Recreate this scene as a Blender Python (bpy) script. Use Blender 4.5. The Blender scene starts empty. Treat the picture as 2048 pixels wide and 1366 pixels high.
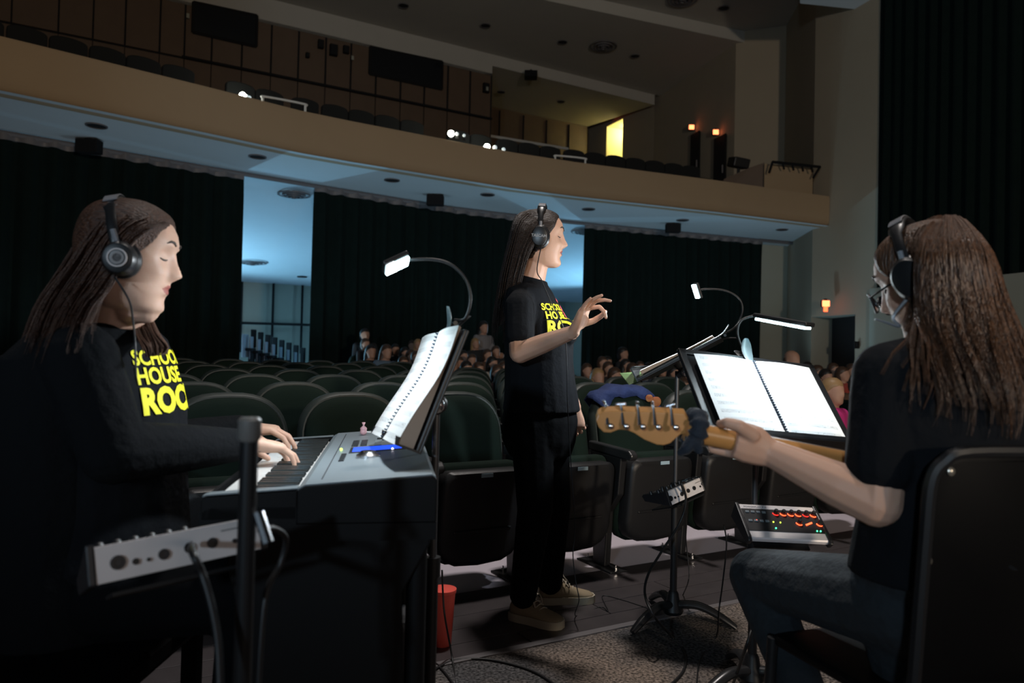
import bpy, bmesh, math, random
from mathutils import Vector, Matrix, noise
from mathutils.bvhtree import BVHTree
V = Vector
random.seed(7)
scene = bpy.context.scene
COL = scene.collection
PI = math.pi

# ------------------------------------------------------------------ camera
FPX, CAM_H = 1450.0, 1.1
PITCH, ROLL = math.atan(28 / 1450.0), 0.0228
CAM_R = Matrix.Rotation(PI / 2 + PITCH, 3, 'X') @ Matrix.Rotation(ROLL, 3, 'Z')
cam_d = bpy.data.cameras.new('camera')
cam_d.sensor_width = 36.0
cam_d.lens = FPX / 2048 * 36
cam_d.dof.use_dof = True
cam_d.dof.focus_distance = 3.0
cam_d.dof.aperture_fstop = 3.2
cam_d.clip_end = 200
cam = bpy.data.objects.new('camera', cam_d)
COL.objects.link(cam)
cam.location = (0, 0, CAM_H)
cam.rotation_euler = CAM_R.to_euler()
scene.camera = cam

# ------------------------------------------------------------------ world, exposure
scene.view_settings.view_transform = 'Standard'
scene.view_settings.look = 'None'
scene.view_settings.exposure = 0.0
scene.view_settings.gamma = 1.0
scene.view_settings.use_curve_mapping = False
world = bpy.data.worlds.new('world')
scene.world = world
world.use_nodes = True
world.node_tree.nodes['Background'].inputs[0].default_value = (0.5, 0.6, 0.7, 1)
world.node_tree.nodes['Background'].inputs[1].default_value = 0.004

def light(name, kind, loc, target, energy, color, size=1.0, size_y=None, spot=60, blend=0.5, parent=None):
    d = bpy.data.lights.new(name, kind)
    d.energy = energy
    d.color = color
    if kind == 'AREA':
        d.size = size
        if size_y:
            d.shape = 'RECTANGLE'; d.size_y = size_y
    else:
        d.shadow_soft_size = size
    if kind == 'SPOT':
        d.spot_size = math.radians(spot); d.spot_blend = blend
    o = bpy.data.objects.new(name, d)
    COL.objects.link(o)
    o.location = loc
    if target is not None:
        o.rotation_euler = (V(target) - V(loc)).to_track_quat('-Z', 'Y').to_euler()
    return o

# the lit stage, behind the camera and to its right: soft spill, and beams thrown over the performers into the house
light('stage_wash', 'AREA', (5.5, -7.0, 2.2), (0.3, 6, 0.6), 55, (1.0, 0.86, 0.78), 6, 1.6)
light('stage_beam_warm', 'SPOT', (6.0, -8.0, 3.1), (1.5, 15, 7.2), 2600, (1.0, 0.84, 0.66), 0.25, spot=62, blend=0.35)
light('stage_beam_cool', 'SPOT', (-3.0, -8.0, 3.0), (4.5, 15, 8.4), 1300, (0.62, 0.82, 1.0), 0.25, spot=60, blend=0.4)
# dimmed house downlight high over the orchestra area
light('house_downlight', 'SPOT', (0.6, 4.4, 10.6), (0.6, 3.6, 0), 2400, (1.0, 0.93, 0.88), 0.35, spot=46, blend=1.0)
# floor-standing work lamps behind the drapes, shining up through the openings
light('rear_work_lamp', 'SPOT', (-10.6, 19.8, 0.7), (-7.0, 17.0, 4.5), 1250, (0.30, 0.70, 1.0), 0.10, spot=168, blend=0.3)
light('rear_work_lamp_side', 'SPOT', (3.9, 24.6, 0.7), (2.0, 20.5, 4.4), 800, (0.28, 0.68, 1.0), 0.12, spot=168, blend=0.3)
# unseen uplights added at the drape foot to brighten the balcony underside
ADDED_UPLIGHTS = [(-6.6, 10.9), (-3.6, 13.0), (-0.3, 14.9), (3.2, 16.3), (6.4, 17.4)]
for _x, _y in ADDED_UPLIGHTS:
    light('added_soffit_uplight', 'SPOT', (_x, _y, 0.45), (_x + .1, _y - .3, 4.5), 62 if _x > -6 else 40, (0.50, 0.80, 1.0) if _x > -6 else (0.72, 0.88, 1.0), 0.08, spot=150, blend=0.6)

# ------------------------------------------------------------------ helpers
def ray(px, py):
    return CAM_R @ V(((px - 1024) / FPX, -(py - 683) / FPX, -1))
def at_y(px, py, Y):
    d = ray(px, py); return V((0, 0, CAM_H)) + d * (Y / d.y)
def at_z(px, py, z):
    d = ray(px, py); return V((0, 0, CAM_H)) + d * ((z - CAM_H) / d.z)

MATS = {}
def mat(name, col=(.5, .5, .5), rough=.6, metal=0, emit=None, es=1.0, var=0.0, vscale=20, bump=0, bscale=60, spec=.5, sheen=0, trans=0, alpha=1, col2=None):
    if name in MATS: return MATS[name]
    m = bpy.data.materials.new(name); m.use_nodes = True
    nt = m.node_tree; b = nt.nodes['Principled BSDF']
    c = tuple(col) + (1,)
    b.inputs['Base Color'].default_value = c
    b.inputs['Roughness'].default_value = rough
    b.inputs['Metallic'].default_value = metal
    b.inputs['Specular IOR Level'].default_value = spec
    if sheen: b.inputs['Sheen Weight'].default_value = sheen
    if trans: b.inputs['Transmission Weight'].default_value = trans
    if emit:
        b.inputs['Emission Color'].default_value = tuple(emit) + (1,)
        b.inputs['Emission Strength'].default_value = es
    tc = nt.nodes.new('ShaderNodeTexCoord')
    if var or col2:
        n = nt.nodes.new('ShaderNodeTexNoise'); n.inputs['Scale'].default_value = vscale; n.inputs['Detail'].default_value = 4
        nt.links.new(tc.outputs['Object'], n.inputs['Vector'])
        r = nt.nodes.new('ShaderNodeValToRGB')
        if col2:
            r.color_ramp.elements[0].color = c; r.color_ramp.elements[1].color = tuple(col2) + (1,)
            r.color_ramp.elements[0].position = .35; r.color_ramp.elements[1].position = .65
        else:
            r.color_ramp.elements[0].color = tuple(x * (1 - var) for x in col) + (1,)
            r.color_ramp.elements[1].color = tuple(min(1, x * (1 + var)) for x in col) + (1,)
        nt.links.new(n.outputs['Fac'], r.inputs['Fac']); nt.links.new(r.outputs['Color'], b.inputs['Base Color'])
    if bump:
        n2 = nt.nodes.new('ShaderNodeTexNoise'); n2.inputs['Scale'].default_value = bscale; n2.inputs['Detail'].default_value = 3
        nt.links.new(tc.outputs['Object'], n2.inputs['Vector'])
        bp = nt.nodes.new('ShaderNodeBump'); bp.inputs['Strength'].default_value = bump; bp.inputs['Distance'].default_value = .02
        nt.links.new(n2.outputs['Fac'], bp.inputs['Height']); nt.links.new(bp.outputs['Normal'], b.inputs['Normal'])
    MATS[name] = m
    return m

ORG = {}
def tag(o, label=None, cat=None, group=None, kind=None):
    if label: o['label'] = label
    if cat: o['category'] = cat
    if group: o['group'] = group
    if kind: o['kind'] = kind
    return o
def thing(name, label, cat, loc=(0, 0, 0), group=None, kind=None):
    o = bpy.data.objects.new(name, None); COL.objects.link(o)
    o.empty_display_size = .1
    o.location = loc; ORG[o.name] = V(loc)
    return tag(o, label, cat, group, kind)
def link(name, me, parent=None, loc=(0, 0, 0)):
    """mesh given in world coordinates; parent keeps its own origin"""
    o = bpy.data.objects.new(name, me); COL.objects.link(o)
    if parent is not None:
        org = ORG[parent.name]; o.parent = parent
    else:
        org = V(loc); o.location = org
    if org.length > 0: me.transform(Matrix.Translation(-org))
    ORG[o.name] = org
    return o

def frame(o, x, y):
    """4x4 with origin o, x axis, y axis (orthonormalised), z = x cross y"""
    x = V(x).normalized(); z = x.cross(V(y)).normalized(); y = z.cross(x)
    m = Matrix((x, y, z)).transposed().to_4x4(); m.translation = V(o)
    return m
def ell(c, ax, ay, n=16, p=2.0):
    c, ax, ay = V(c), V(ax), V(ay); out = []
    for i in range(n):
        a = 2 * PI * i / n; ca, sa = math.cos(a), math.sin(a)
        out.append(c + ax * math.copysign(abs(ca) ** (2 / p), ca) + ay * math.copysign(abs(sa) ** (2 / p), sa))
    return out
def spline(pts, n=8):
    pts = [V(p) for p in pts]; out = []
    for i in range(len(pts) - 1):
        p0 = pts[max(i - 1, 0)]; p1 = pts[i]; p2 = pts[i + 1]; p3 = pts[min(i + 2, len(pts) - 1)]
        for k in range(n):
            t = k / n; t2 = t * t; t3 = t2 * t
            out.append(.5 * ((2 * p1) + (p2 - p0) * t + (2 * p0 - 5 * p1 + 4 * p2 - p3) * t2 + (3 * p1 - p0 - 3 * p2 + p3) * t3))
    out.append(pts[-1]); return out

class MB:
    def __init__(s): s.v = []; s.f = []; s.mi = []; s.cur = 0
    def add(s, vs, fs):
        b = len(s.v); s.v += [V(v) for v in vs]
        for f in fs: s.f.append([b + i for i in f]); s.mi.append(s.cur)
        return s
    def box(s, c, size, M=None):
        hx, hy, hz = [d / 2 for d in size]; c = V(c)
        vs = [c + V((x, y, z)) for x in (-hx, hx) for y in (-hy, hy) for z in (-hz, hz)]
        if M is not None: vs = [M @ v for v in vs]
        return s.add(vs, [(0, 1, 3, 2), (4, 6, 7, 5), (0, 4, 5, 1), (2, 3, 7, 6), (0, 2, 6, 4), (1, 5, 7, 3)])
    def loft(s, rings, cap=True, closed=True):
        n = len(rings[0]); vs = [p for r in rings for p in r]; fs = []
        for i in range(len(rings) - 1):
            for k in range(n if closed else n - 1):
                k2 = (k + 1) % n
                fs.append((i * n + k, i * n + k2, (i + 1) * n + k2, (i + 1) * n + k))
        if cap and closed:
            fs.append(tuple(range(n - 1, -1, -1))); fs.append(tuple((len(rings) - 1) * n + k for k in range(n)))
        return s.add(vs, fs)
    def tube(s, path, r, n=8, cap=True, flat=None):
        path = [V(p) for p in path]; m = len(path)
        rs = r if isinstance(r, (list, tuple)) else [r] * m
        if len(rs) != m:
            rs = [rs[min(int(i * (len(rs) - 1) / (m - 1)), len(rs) - 2)] * (1 - (i * (len(rs) - 1) / (m - 1)) % 1) + rs[min(int(i * (len(rs) - 1) / (m - 1)) + 1, len(rs) - 1)] * ((i * (len(rs) - 1) / (m - 1)) % 1) if i < m - 1 else rs[-1] for i in range(m)]
        rings = []; up = None
        for i, p in enumerate(path):
            d = (path[min(i + 1, m - 1)] - path[max(i - 1, 0)]).normalized()
            if up is None:
                up = V((0, 0, 1)) if abs(d.z) < .9 else V((1, 0, 0))
            sd = d.cross(up)
            if sd.length < 1e-5: sd = d.cross(V((0, 1, 0)))
            sd.normalize(); up = sd.cross(d).normalized()
            rings.append(ell(p, sd * rs[i], up * rs[i] * (flat or 1), n))
        return s.loft(rings, cap)
    def lathe(s, prof, M=None, n=24, cap=True):
        """prof: (radius, z) pairs"""
        rings = []
        for r, z in prof:
            rr = [V((r * math.cos(2 * PI * k / n), r * math.sin(2 * PI * k / n), z)) for k in range(n)]
            rings.append([M @ p for p in rr] if M is not None else rr)
        return s.loft(rings, cap)
    def prism(s, pts, d):
        """pts: world outline, d: extrusion vector"""
        d = V(d); return s.loft([[V(p) for p in pts], [V(p) + d for p in pts]])
    def sphere(s, c, r, n=12, sc=(1, 1, 1), M=None):
        c = V(c); rings = []
        for i in range(1, n):
            a = PI * i / n
            rr = [V((math.sin(a) * math.cos(2 * PI * k / (2 * n)) * r * sc[0], math.sin(a) * math.sin(2 * PI * k / (2 * n)) * r * sc[1], math.cos(a) * r * sc[2])) for k in range(2 * n)]
            rings.append([c + ((M @ p) if M is not None else p) for p in rr])
        return s.loft(rings)
    def capsule(s, a, b, ra, rb, n=12):
        a, b = V(a), V(b); d = (b - a); L = d.length
        if L < 1e-6: return s.sphere(a, ra)
        d.normalize(); sd = d.cross(V((0, 0, 1)) if abs(d.z) < .9 else V((1, 0, 0))).normalized(); up = sd.cross(d)
        rings = []
        for t in (.15, .5, .8): x = PI / 2 * t; rings.append(ell(a - d * ra * math.cos(x), sd * ra * math.sin(x), up * ra * math.sin(x), n))
        rings.append(ell(a, sd * ra, up * ra, n)); rings.append(ell(b, sd * rb, up * rb, n))
        for t in (.8, .5, .15): x = PI / 2 * t; rings.append(ell(b + d * rb * math.cos(x), sd * rb * math.sin(x), up * rb * math.sin(x), n))
        return s.loft(rings)
    def chain(s, pts, rs):
        for i in range(len(pts) - 1): s.capsule(pts[i], pts[i + 1], rs[i], rs[i + 1])
        return s
    def xf(s, M, start=0):
        for i in range(start, len(s.v)): s.v[i] = M @ s.v[i]
        return s
    def mesh(s, name, mats, smooth=False, bevel=0, seg=2, recalc=True):
        me = bpy.data.meshes.new(name)
        me.from_pydata(s.v, [], s.f)
        ms = mats if isinstance(mats, (list, tuple)) else [mats]
        for m in ms: me.materials.append(m)
        me.polygons.foreach_set('material_index', s.mi)
        bm = bmesh.new(); bm.from_mesh(me)
        if bevel:
            es = [e for e in bm.edges if len(e.link_faces) == 2 and e.calc_face_angle(0) > .5]
            bmesh.ops.bevel(bm, geom=es, offset=bevel, segments=seg, profile=.5, affect='EDGES', clamp_overlap=True)
        if recalc: bmesh.ops.recalc_face_normals(bm, faces=bm.faces)
        bm.to_mesh(me); bm.free()
        if smooth: me.polygons.foreach_set('use_smooth', [True] * len(me.polygons))
        me.update()
        if smooth == 'auto':
            try: me.set_sharp_from_angle(angle=.7)
            except Exception: pass
        return me
    def build(s, name, mats, parent=None, loc=(0, 0, 0), smooth=False, bevel=0, seg=2):
        return link(name, s.mesh(name, mats, smooth, bevel, seg), parent, loc)

def remesh(mb, name, mats, voxel, smooth=3, fac=.5, picker=None):
    me = mb.mesh('tmp', mats)
    o = bpy.data.objects.new('tmp', me); COL.objects.link(o)
    m = o.modifiers.new('r', 'REMESH'); m.mode = 'VOXEL'; m.voxel_size = voxel; m.use_smooth_shade = True
    if smooth:
        m2 = o.modifiers.new('s', 'SMOOTH'); m2.iterations = smooth; m2.factor = fac
    dg = bpy.context.evaluated_depsgraph_get(); dg.update()
    out = bpy.data.meshes.new_from_object(o.evaluated_get(dg), depsgraph=dg)
    bpy.data.objects.remove(o); bpy.data.meshes.remove(me)
    out.name = name; out.materials.clear()
    for x in (mats if isinstance(mats, (list, tuple)) else [mats]): out.materials.append(x)
    idx = [0] * len(out.polygons)
    if picker:
        for i, p in enumerate(out.polygons): idx[i] = picker(p.center)
    out.polygons.foreach_set('material_index', idx)
    out.polygons.foreach_set('use_smooth', [True] * len(out.polygons))
    return out

def copy_tree(o, parent=None):
    c = o.copy(); COL.objects.link(c); c.parent = parent
    for ch in CHILD.get(o.name, []): copy_tree(ch, c)
    return c
CHILD = {}
def note_children(*roots):
    for o in bpy.data.objects:
        if o.parent is not None: CHILD.setdefault(o.parent.name, [])
    for r in roots:
        CHILD[r.name] = [o for o in bpy.data.objects if o.parent == r]
        for c in CHILD[r.name]: CHILD[c.name] = [o for o in bpy.data.objects if o.parent == c]

def text_mesh(txt, size, bold=.0, align='LEFT', extrude=0):
    cu = bpy.data.curves.new('t', 'FONT'); cu.body = txt; cu.size = size; cu.offset = bold; cu.align_x = align; cu.extrude = extrude
    cu.resolution_u = 3
    o = bpy.data.objects.new('t', cu); COL.objects.link(o)
    dg = bpy.context.evaluated_depsgraph_get(); dg.update()
    me = bpy.data.meshes.new_from_object(o.evaluated_get(dg), depsgraph=dg)
    bpy.data.objects.remove(o); bpy.data.curves.remove(cu)
    return me

# house directions: U along the seat rows (right and away), B away from the stage
U = V((.866, .5, 0)); B = V((-.5, .866, 0))
# ================================================================== HALL
ORD = ['first', 'second', 'third', 'fourth', 'fifth', 'sixth', 'seventh', 'eighth', 'ninth', 'tenth', 'eleventh', 'twelfth', 'thirteenth', 'fourteenth', 'fifteenth', 'sixteenth', 'seventeenth', 'eighteenth', 'nineteenth', 'twentieth', 'twenty-first', 'twenty-second', 'twenty-third', 'twenty-fourth']
def carpet_mat():
    m = bpy.data.materials.new('carpet'); m.use_nodes = True; nt = m.node_tree; b = nt.nodes['Principled BSDF']; b.inputs['Roughness'].default_value = .95; b.inputs['Specular IOR Level'].default_value = .2
    tc = nt.nodes.new('ShaderNodeTexCoord')
    def nz(sc, det):
        n = nt.nodes.new('ShaderNodeTexNoise'); n.inputs['Scale'].default_value = sc; n.inputs['Detail'].default_value = det; nt.links.new(tc.outputs['Object'], n.inputs['Vector']); return n
    def ramp(n, c0, c1, a, b_):
        r = nt.nodes.new('ShaderNodeValToRGB'); r.color_ramp.elements[0].color = c0; r.color_ramp.elements[1].color = c1; r.color_ramp.elements[0].position = a; r.color_ramp.elements[1].position = b_; nt.links.new(n.outputs['Fac'], r.inputs['Fac']); return r
    big = ramp(nz(2.2, 3), (.085, .085, .09, 1), (.235, .19, .16, 1), .38, .62); fine = ramp(nz(95, 3), (.22, .22, .22, 1), (1.5, 1.45, 1.4, 1), .36, .66)
    mx = nt.nodes.new('ShaderNodeMix'); mx.data_type = 'RGBA'; mx.blend_type = 'MULTIPLY'; mx.inputs['Factor'].default_value = 1; nt.links.new(big.outputs[0], mx.inputs['A']); nt.links.new(fine.outputs[0], mx.inputs['B']); nt.links.new(mx.outputs['Result'], b.inputs['Base Color'])
    bp = nt.nodes.new('ShaderNodeBump'); bp.inputs['Strength'].default_value = .6; bp.inputs['Distance'].default_value = .01; nt.links.new(nz(160, 2).outputs['Fac'], bp.inputs['Height']); nt.links.new(bp.outputs['Normal'], b.inputs['Normal'])
    return m
M_carpet = carpet_mat()
M_plank = mat('plank_vinyl', (.050, .043, .045), .38, var=.35, vscale=9)
M_conc = mat('painted_concrete', (.52, .47, .53), .7, var=.06, vscale=3)
M_fascia = mat('tan_plaster', (.40, .29, .18), .85, var=.04, vscale=2)
M_soffit = mat('pale_soffit_paint', (.62, .66, .68), .85, var=.03, vscale=2)
M_ceil = mat('ceiling_plaster', (.46, .43, .38), .9, var=.04, vscale=2)
M_wall = mat('wall_plaster', (.36, .30, .22), .9, var=.05, vscale=1.5)
M_wallg = mat('grey_green_wall', (.34, .34, .28), .9, var=.05, vscale=1.5)
M_wood = mat('brown_wood_panel', (.115, .072, .045), .6, var=.15, vscale=3)
M_drape = mat('green_black_drape', (.0050, .0110, .0098), .95, var=.25, vscale=6, spec=.1)
M_black = mat('black_metal', (.012, .012, .013), .45, spec=.4)
M_blackm = mat('matt_black', (.008, .008, .009), .8, spec=.2)
M_dark = mat('dark_opening', (.006, .006, .007), .9)
M_glassd = mat('dark_glass', (.010, .012, .015), .12)
M_trim = mat('grey_trim', (.13, .12, .125), .5)
M_chrome = mat('chrome', (.75, .75, .78), .22, 1)
M_white = mat('white_paint', (.7, .7, .68), .6)

# floor: the carpet of the pit, plank strip under the front row, raked concrete behind it
L2a = V((-.22, 3.36, 0))                      # a point on the plank / concrete line
def rake(p):
    d = (V((p[0], p[1], 0)) - L2a).dot(B)
    return max(0, d - .6) * .014
def rowpt(u, b, z=0):
    p = L2a + U * u + B * b; return V((p.x, p.y, z))
fl = MB()
fl.add([rowpt(-12, -9), rowpt(14, -9), rowpt(14, -.66), rowpt(-12, -.66)], [(0, 1, 2, 3)])
floor = fl.build('floor', M_carpet); tag(floor, 'mottled brown grey carpet of the orchestra area', kind='structure')
cf = MB()
cf.add([rowpt(-22, 0), rowpt(22, 0), rowpt(22, .6), rowpt(-22, .6), rowpt(22, 30, 29.4 * .014), rowpt(-22, 30, 29.4 * .014)], [(0, 1, 2, 3), (3, 2, 4, 5)])
o = cf.build('floor_concrete', M_conc); tag(o, 'raked grey concrete floor under the seat rows', kind='structure')
# vinyl planks, children of a strip base
sb = MB(); sb.add([rowpt(-12, -.66, -.004), rowpt(14, -.66, -.004), rowpt(14, 0, -.004), rowpt(-12, 0, -.004)], [(0, 1, 2, 3)])
strip = sb.build('floor_strip', M_dark); tag(strip, 'dark vinyl plank strip under the front seat row', kind='structure')
pk = MB(); pk.box((0, 0, 0), (1.195, .1275, .008))
pme = pk.mesh('plank', M_plank, bevel=.0015, seg=1)
for r in range(5):
    for c in range(-2, 6):
        o = bpy.data.objects.new('plank', pme); COL.objects.link(o); o.parent = strip
        p = rowpt(c * 1.2 + (r * .47) % 1.2 - .6, -.595 + r * .132, -.002); o.location = p
        o.rotation_euler = (0, 0, math.atan2(U.y, U.x))
tr = MB(); M_ = frame(rowpt(1, -.665, .002), U, B); tr.box((0, 0, 0), (26, .035, .008), M_)
tag(tr.build('trim_1', M_trim, bevel=.002), 'grey edge trim between planks and carpet', kind='structure')

# ---- balcony
ZB, ZT = 4.5, 5.2
fas = [(-330, 112), (-150, 150), (0, 181), (239, 230), (403, 264), (600, 306), (697, 323), (1027, 377), (1150, 393), (1431, 424), (1661, 452)]
FAS = [at_z(x, y, ZB) for x, y in fas]
fm = MB()
prof = [(0.02, ZT + .04), (0, ZT), (0, ZB + .16), (.02, ZB + .07), (.06, ZB + .02), (.14, ZB)]
rings = []
for i, p in enumerate(FAS):
    d = (FAS[min(i + 1, len(FAS) - 1)] - FAS[max(i - 1, 0)]).normalized(); nb = V((-d.y, d.x, 0))
    rings.append([V((p.x, p.y, 0)) + nb * a + V((0, 0, z)) for a, z in [(.30, ZT + .04)] + prof + [(.30, ZB)]])
fm.loft(rings)
balc = fm.build('balcony_front', M_fascia, smooth='auto'); tag(balc, 'tan plaster front of the curving balcony', kind='structure')
rail_px = [(-330, 196), (-150, 231), (0, 258), (250, 302), (488, 343), (628, 367), (896, 411), (1140, 441), (1594, 484)]
RAIL = [at_z(x, y, ZB) for x, y in rail_px]
sf = MB()
n = len(FAS)
def along(pl, t):
    t = max(0, min(len(pl) - 1.0001, t)); i = int(t); return pl[i].lerp(pl[i + 1], t - i)
A_, C_ = [], []
for k in range(41):
    A_.append(along(FAS, k / 40 * (len(FAS) - 1))); C_.append(along(RAIL, k / 40 * (len(RAIL) - 1)))
FA_END = FAS[-1]
back_line = [at_z(x, y, 3.4) for x, y in [(-250, 500), (200, 535), (480, 563), (620, 572), (1130, 604), (1400, 612), (1594, 618)]]
D_ = [along(back_line, k / 40 * 6) for k in range(41)]
sf.loft([[p + V((0, 0, 0.002)) for p in A_], C_, D_], cap=False, closed=False)
soff = sf.build('balcony_soffit', M_soffit); tag(soff, 'pale underside of the balcony', kind='structure')
# balcony deck and stepped body (keeps the light out)
dk = MB()
E_ = [V((p.x, p.y, 5.0)) + B * .2 for p in A_]; F_ = [V((p.x, p.y, 7.0)) + B * 9.5 for p in A_]
dk.loft([E_, F_], cap=False, closed=False)
tag(dk.build('balcony_deck', M_wood), 'raked dark deck of the balcony', kind='structure')
# rear wall under the balcony with seams
bw = MB()
for i in range(len(back_line) - 1):
    p, q = back_line[i], back_line[i + 1]
    bw.add([V((p.x, p.y, 0)), V((q.x, q.y, 0)), V((q.x, q.y, 3.6)), V((p.x, p.y, 3.6))], [(0, 1, 2, 3)])
wb = bw.build('wall_back', M_wallg); tag(wb, 'grey back wall under the balcony', kind='structure')
for px in (485, 548, 606):
    b0 = at_z(px, 563 + (px - 480) * .06, 3.4)
    s_ = MB(); s_.box((b0.x, b0.y - .04, 2.2), (.07, .05, 2.4)); s_.build('seam', M_dark, wb)
s_ = MB(); a, b = at_y(455, 645, 24.0), at_y(625, 650, 25.5); s_.tube([a, b], .05, 6); s_.build('chair_rail', M_dark, wb)

# curtain track along the soffit
tk = MB(); tk.tube([p + V((0, 0, -.05)) for p in RAIL], .045, 6)
tag(tk.build('curtain_track', M_trim, loc=RAIL[4]), 'long dark curtain track under the balcony', 'curtain track')

def drape(name, plan, z0, z1, amp, wl, label, group=None, head=None):
    """plan polyline, pleated; a heading band as a child"""
    L = [0]
    for i in range(len(plan) - 1): L.append(L[-1] + (plan[i + 1] - plan[i]).length)
    n = max(8, int(L[-1] / wl * 8)); pts = []
    rnd = random.Random(len(name) + int(L[-1] * 10))
    ph = 0
    for k in range(n + 1):
        s = L[-1] * k / n; i = 0
        while i < len(L) - 2 and L[i + 1] < s: i += 1
        a, b = plan[i], plan[i + 1]; d = (b - a).normalized(); nb = V((-d.y, d.x, 0))
        ph += 2 * PI / 8 * rnd.uniform(.75, 1.25)
        pts.append((a + d * (s - L[i]), nb, math.sin(ph) * amp + rnd.uniform(-.2, .2) * amp))
    rings = []
    for z, f in ((z0, 1.25), (z0 + (z1 - z0) * .4, 1.0), (z1 - .35, .8), (z1, .5)):
        rings.append([V((p.x, p.y, z)) + nb * a * f for p, nb, a in pts] + [V((p.x, p.y, z)) + nb * (a * f + .03) for p, nb, a in reversed(pts)])
    m = MB(); m.loft(rings)
    t = thing(name, label, 'curtain', (plan[0].x, plan[0].y, z0), group)
    m.build('fabric', M_drape, t, smooth='auto')
    if head:
        h = MB(); r2 = []
        for z, f in ((z1 - .02, .5), (z1 + .10, .35)):
            r2.append([V((p.x, p.y, z + .012 * math.sin(i * .55))) + nb * (a * f - .02) for i, (p, nb, a) in enumerate(pts)] + [V((p.x, p.y, z)) + nb * (a * f + .02) for p, nb, a in reversed(pts)])
        h.loft(r2); h.build('heading_tape', M_trim, t, smooth='auto')
    return t
def railseg(x0, x1, n=8):
    out = []
    for k in range(n + 1):
        x = x0 + (x1 - x0) * k / n
        for i in range(len(rail_px) - 1):
            if rail_px[i][0] <= x <= rail_px[i + 1][0] or i == len(rail_px) - 2:
                f = (x - rail_px[i][0]) / (rail_px[i + 1][0] - rail_px[i][0]); y = rail_px[i][1] * (1 - f) + rail_px[i + 1][1] * f
                break
        p = at_z(x, y, ZB); out.append(V((p.x, p.y, 0)))
    return out
drape('drape', railseg(-320, 487), .25, 4.36, .07, .34, 'wide dark drape under the balcony behind the keyboard player', 'drapes under the balcony', True)
drape('drape', railseg(630, 1092), .3, 4.36, .07, .34, 'dark drape under the balcony behind the conductor', 'drapes under the balcony', True)
drape('drape', railseg(1171, 1526), .35, 4.36, .07, .34, 'dark drape under the balcony between conductor and black column', 'drapes under the balcony', True)
# track motors
for (x, y, lab) in ((187, 302, 'leftmost black track box at the balcony underside'), (872, 410, 'black track box above the keyboard lamp'), (1344, 466, 'black track box between two soffit downlights on the right')):
    p = at_z(x, y - 14, ZB - .05); m = MB(); m.box((p.x, p.y - .12, ZB - .13), (.36, .2, .22), None)
    t = thing('track_motor', lab, 'motor box', (p.x, p.y, ZB - .24), 'track boxes under the balcony')
    m.build('housing', M_blackm, t, bevel=.015)
    m = MB(); m.box((p.x, p.y - .12, ZB - .01), (.1, .1, .03)); m.build('bracket', M_black, t)

# recessed downlights in the soffit
def downlight(x, y, z, r, label, group):
    p = at_z(x, y, z)
    t = thing('downlight', label, 'ceiling light', (p.x, p.y, z - .02), group)
    m = MB(); m.lathe([(r * .86, .006), (r * .86, -.012), (r, -.012), (r, .006)], Matrix.Translation(V((p.x, p.y, z - .004))), 24, False)
    m.build('trim_ring', M_trim, t, smooth='auto')
    m = MB(); m.lathe([(r * .86, -.002), (r * .8, -.003), (.001, -.003)], Matrix.Translation(V((p.x, p.y, z - .005))), 24)
    m.build('aperture', M_dark, t)
for x, y, lab in ((193, 251, 'leftmost round downlight in the balcony underside'), (515, 313, 'round downlight in the balcony underside above the bright drape gap'),
                  (784, 360, 'round downlight in the soffit left of the conductor'), (975, 389, 'round soffit downlight just left of the conductor head'),
                  (1177, 418, 'round soffit downlight just right of the conductor head'), (1365, 440, 'round soffit downlight above the conductor lamp'),
                  (1564, 459, 'rightmost round downlight in the balcony underside')):
    downlight(x, y, ZB, .155, lab, 'balcony soffit downlights')
def diffuser(c, r, label, nrm=(0, 0, 1), group='round air diffusers'):
    t = thing('air_diffuser', label, 'air vent', c, group)
    q = V(nrm).to_track_quat('Z', 'Y').to_matrix().to_4x4(); q.translation = c
    for k, f in enumerate((1.0, .72, .46, .22)):
        m = MB(); m.lathe([(r * f, 0), (r * f, -.03 - .02 * k), (r * (f - .07), -.03 - .02 * k), (r * (f - .1), 0)], q, 28, False)
        m.build('ring', M_trim, t, smooth='auto')
def on_rear(x, y):
    d = ray(x, y); o = V((0, 0, CAM_H)); best = None
    for i in range(40):
        for (a, b, c) in ((C_[i], C_[i + 1], D_[i]), (C_[i + 1], D_[i + 1], D_[i])):
            nn = (b - a).cross(c - a)
            from mathutils.geometry import intersect_ray_tri
            h = intersect_ray_tri(a, b, c, d, o, True)
            if h: return h
    return at_z(x, y, 4.2)
diffuser(on_rear(588, 387) - V((0, 0, .01)), .34, 'round air diffuser in the bright blue ceiling gap')
diffuser(on_rear(504, 524) - V((0, 0, .01)), .42, 'far round air diffuser low in the bright blue gap')
diffuser(on_rear(1168, 462) - V((0, 0, .01)), .34, 'round air diffuser in the gap beside the conductor')
p = on_rear(604, 553); t = thing('downlight', 'small dark downlight low in the bright blue gap', 'ceiling light', p)
m = MB(); m.lathe([(.16, 0), (.16, -.03), (.12, -.03)], Matrix.Translation(p), 16); m.build('trim_ring', M_dark, t)
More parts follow.
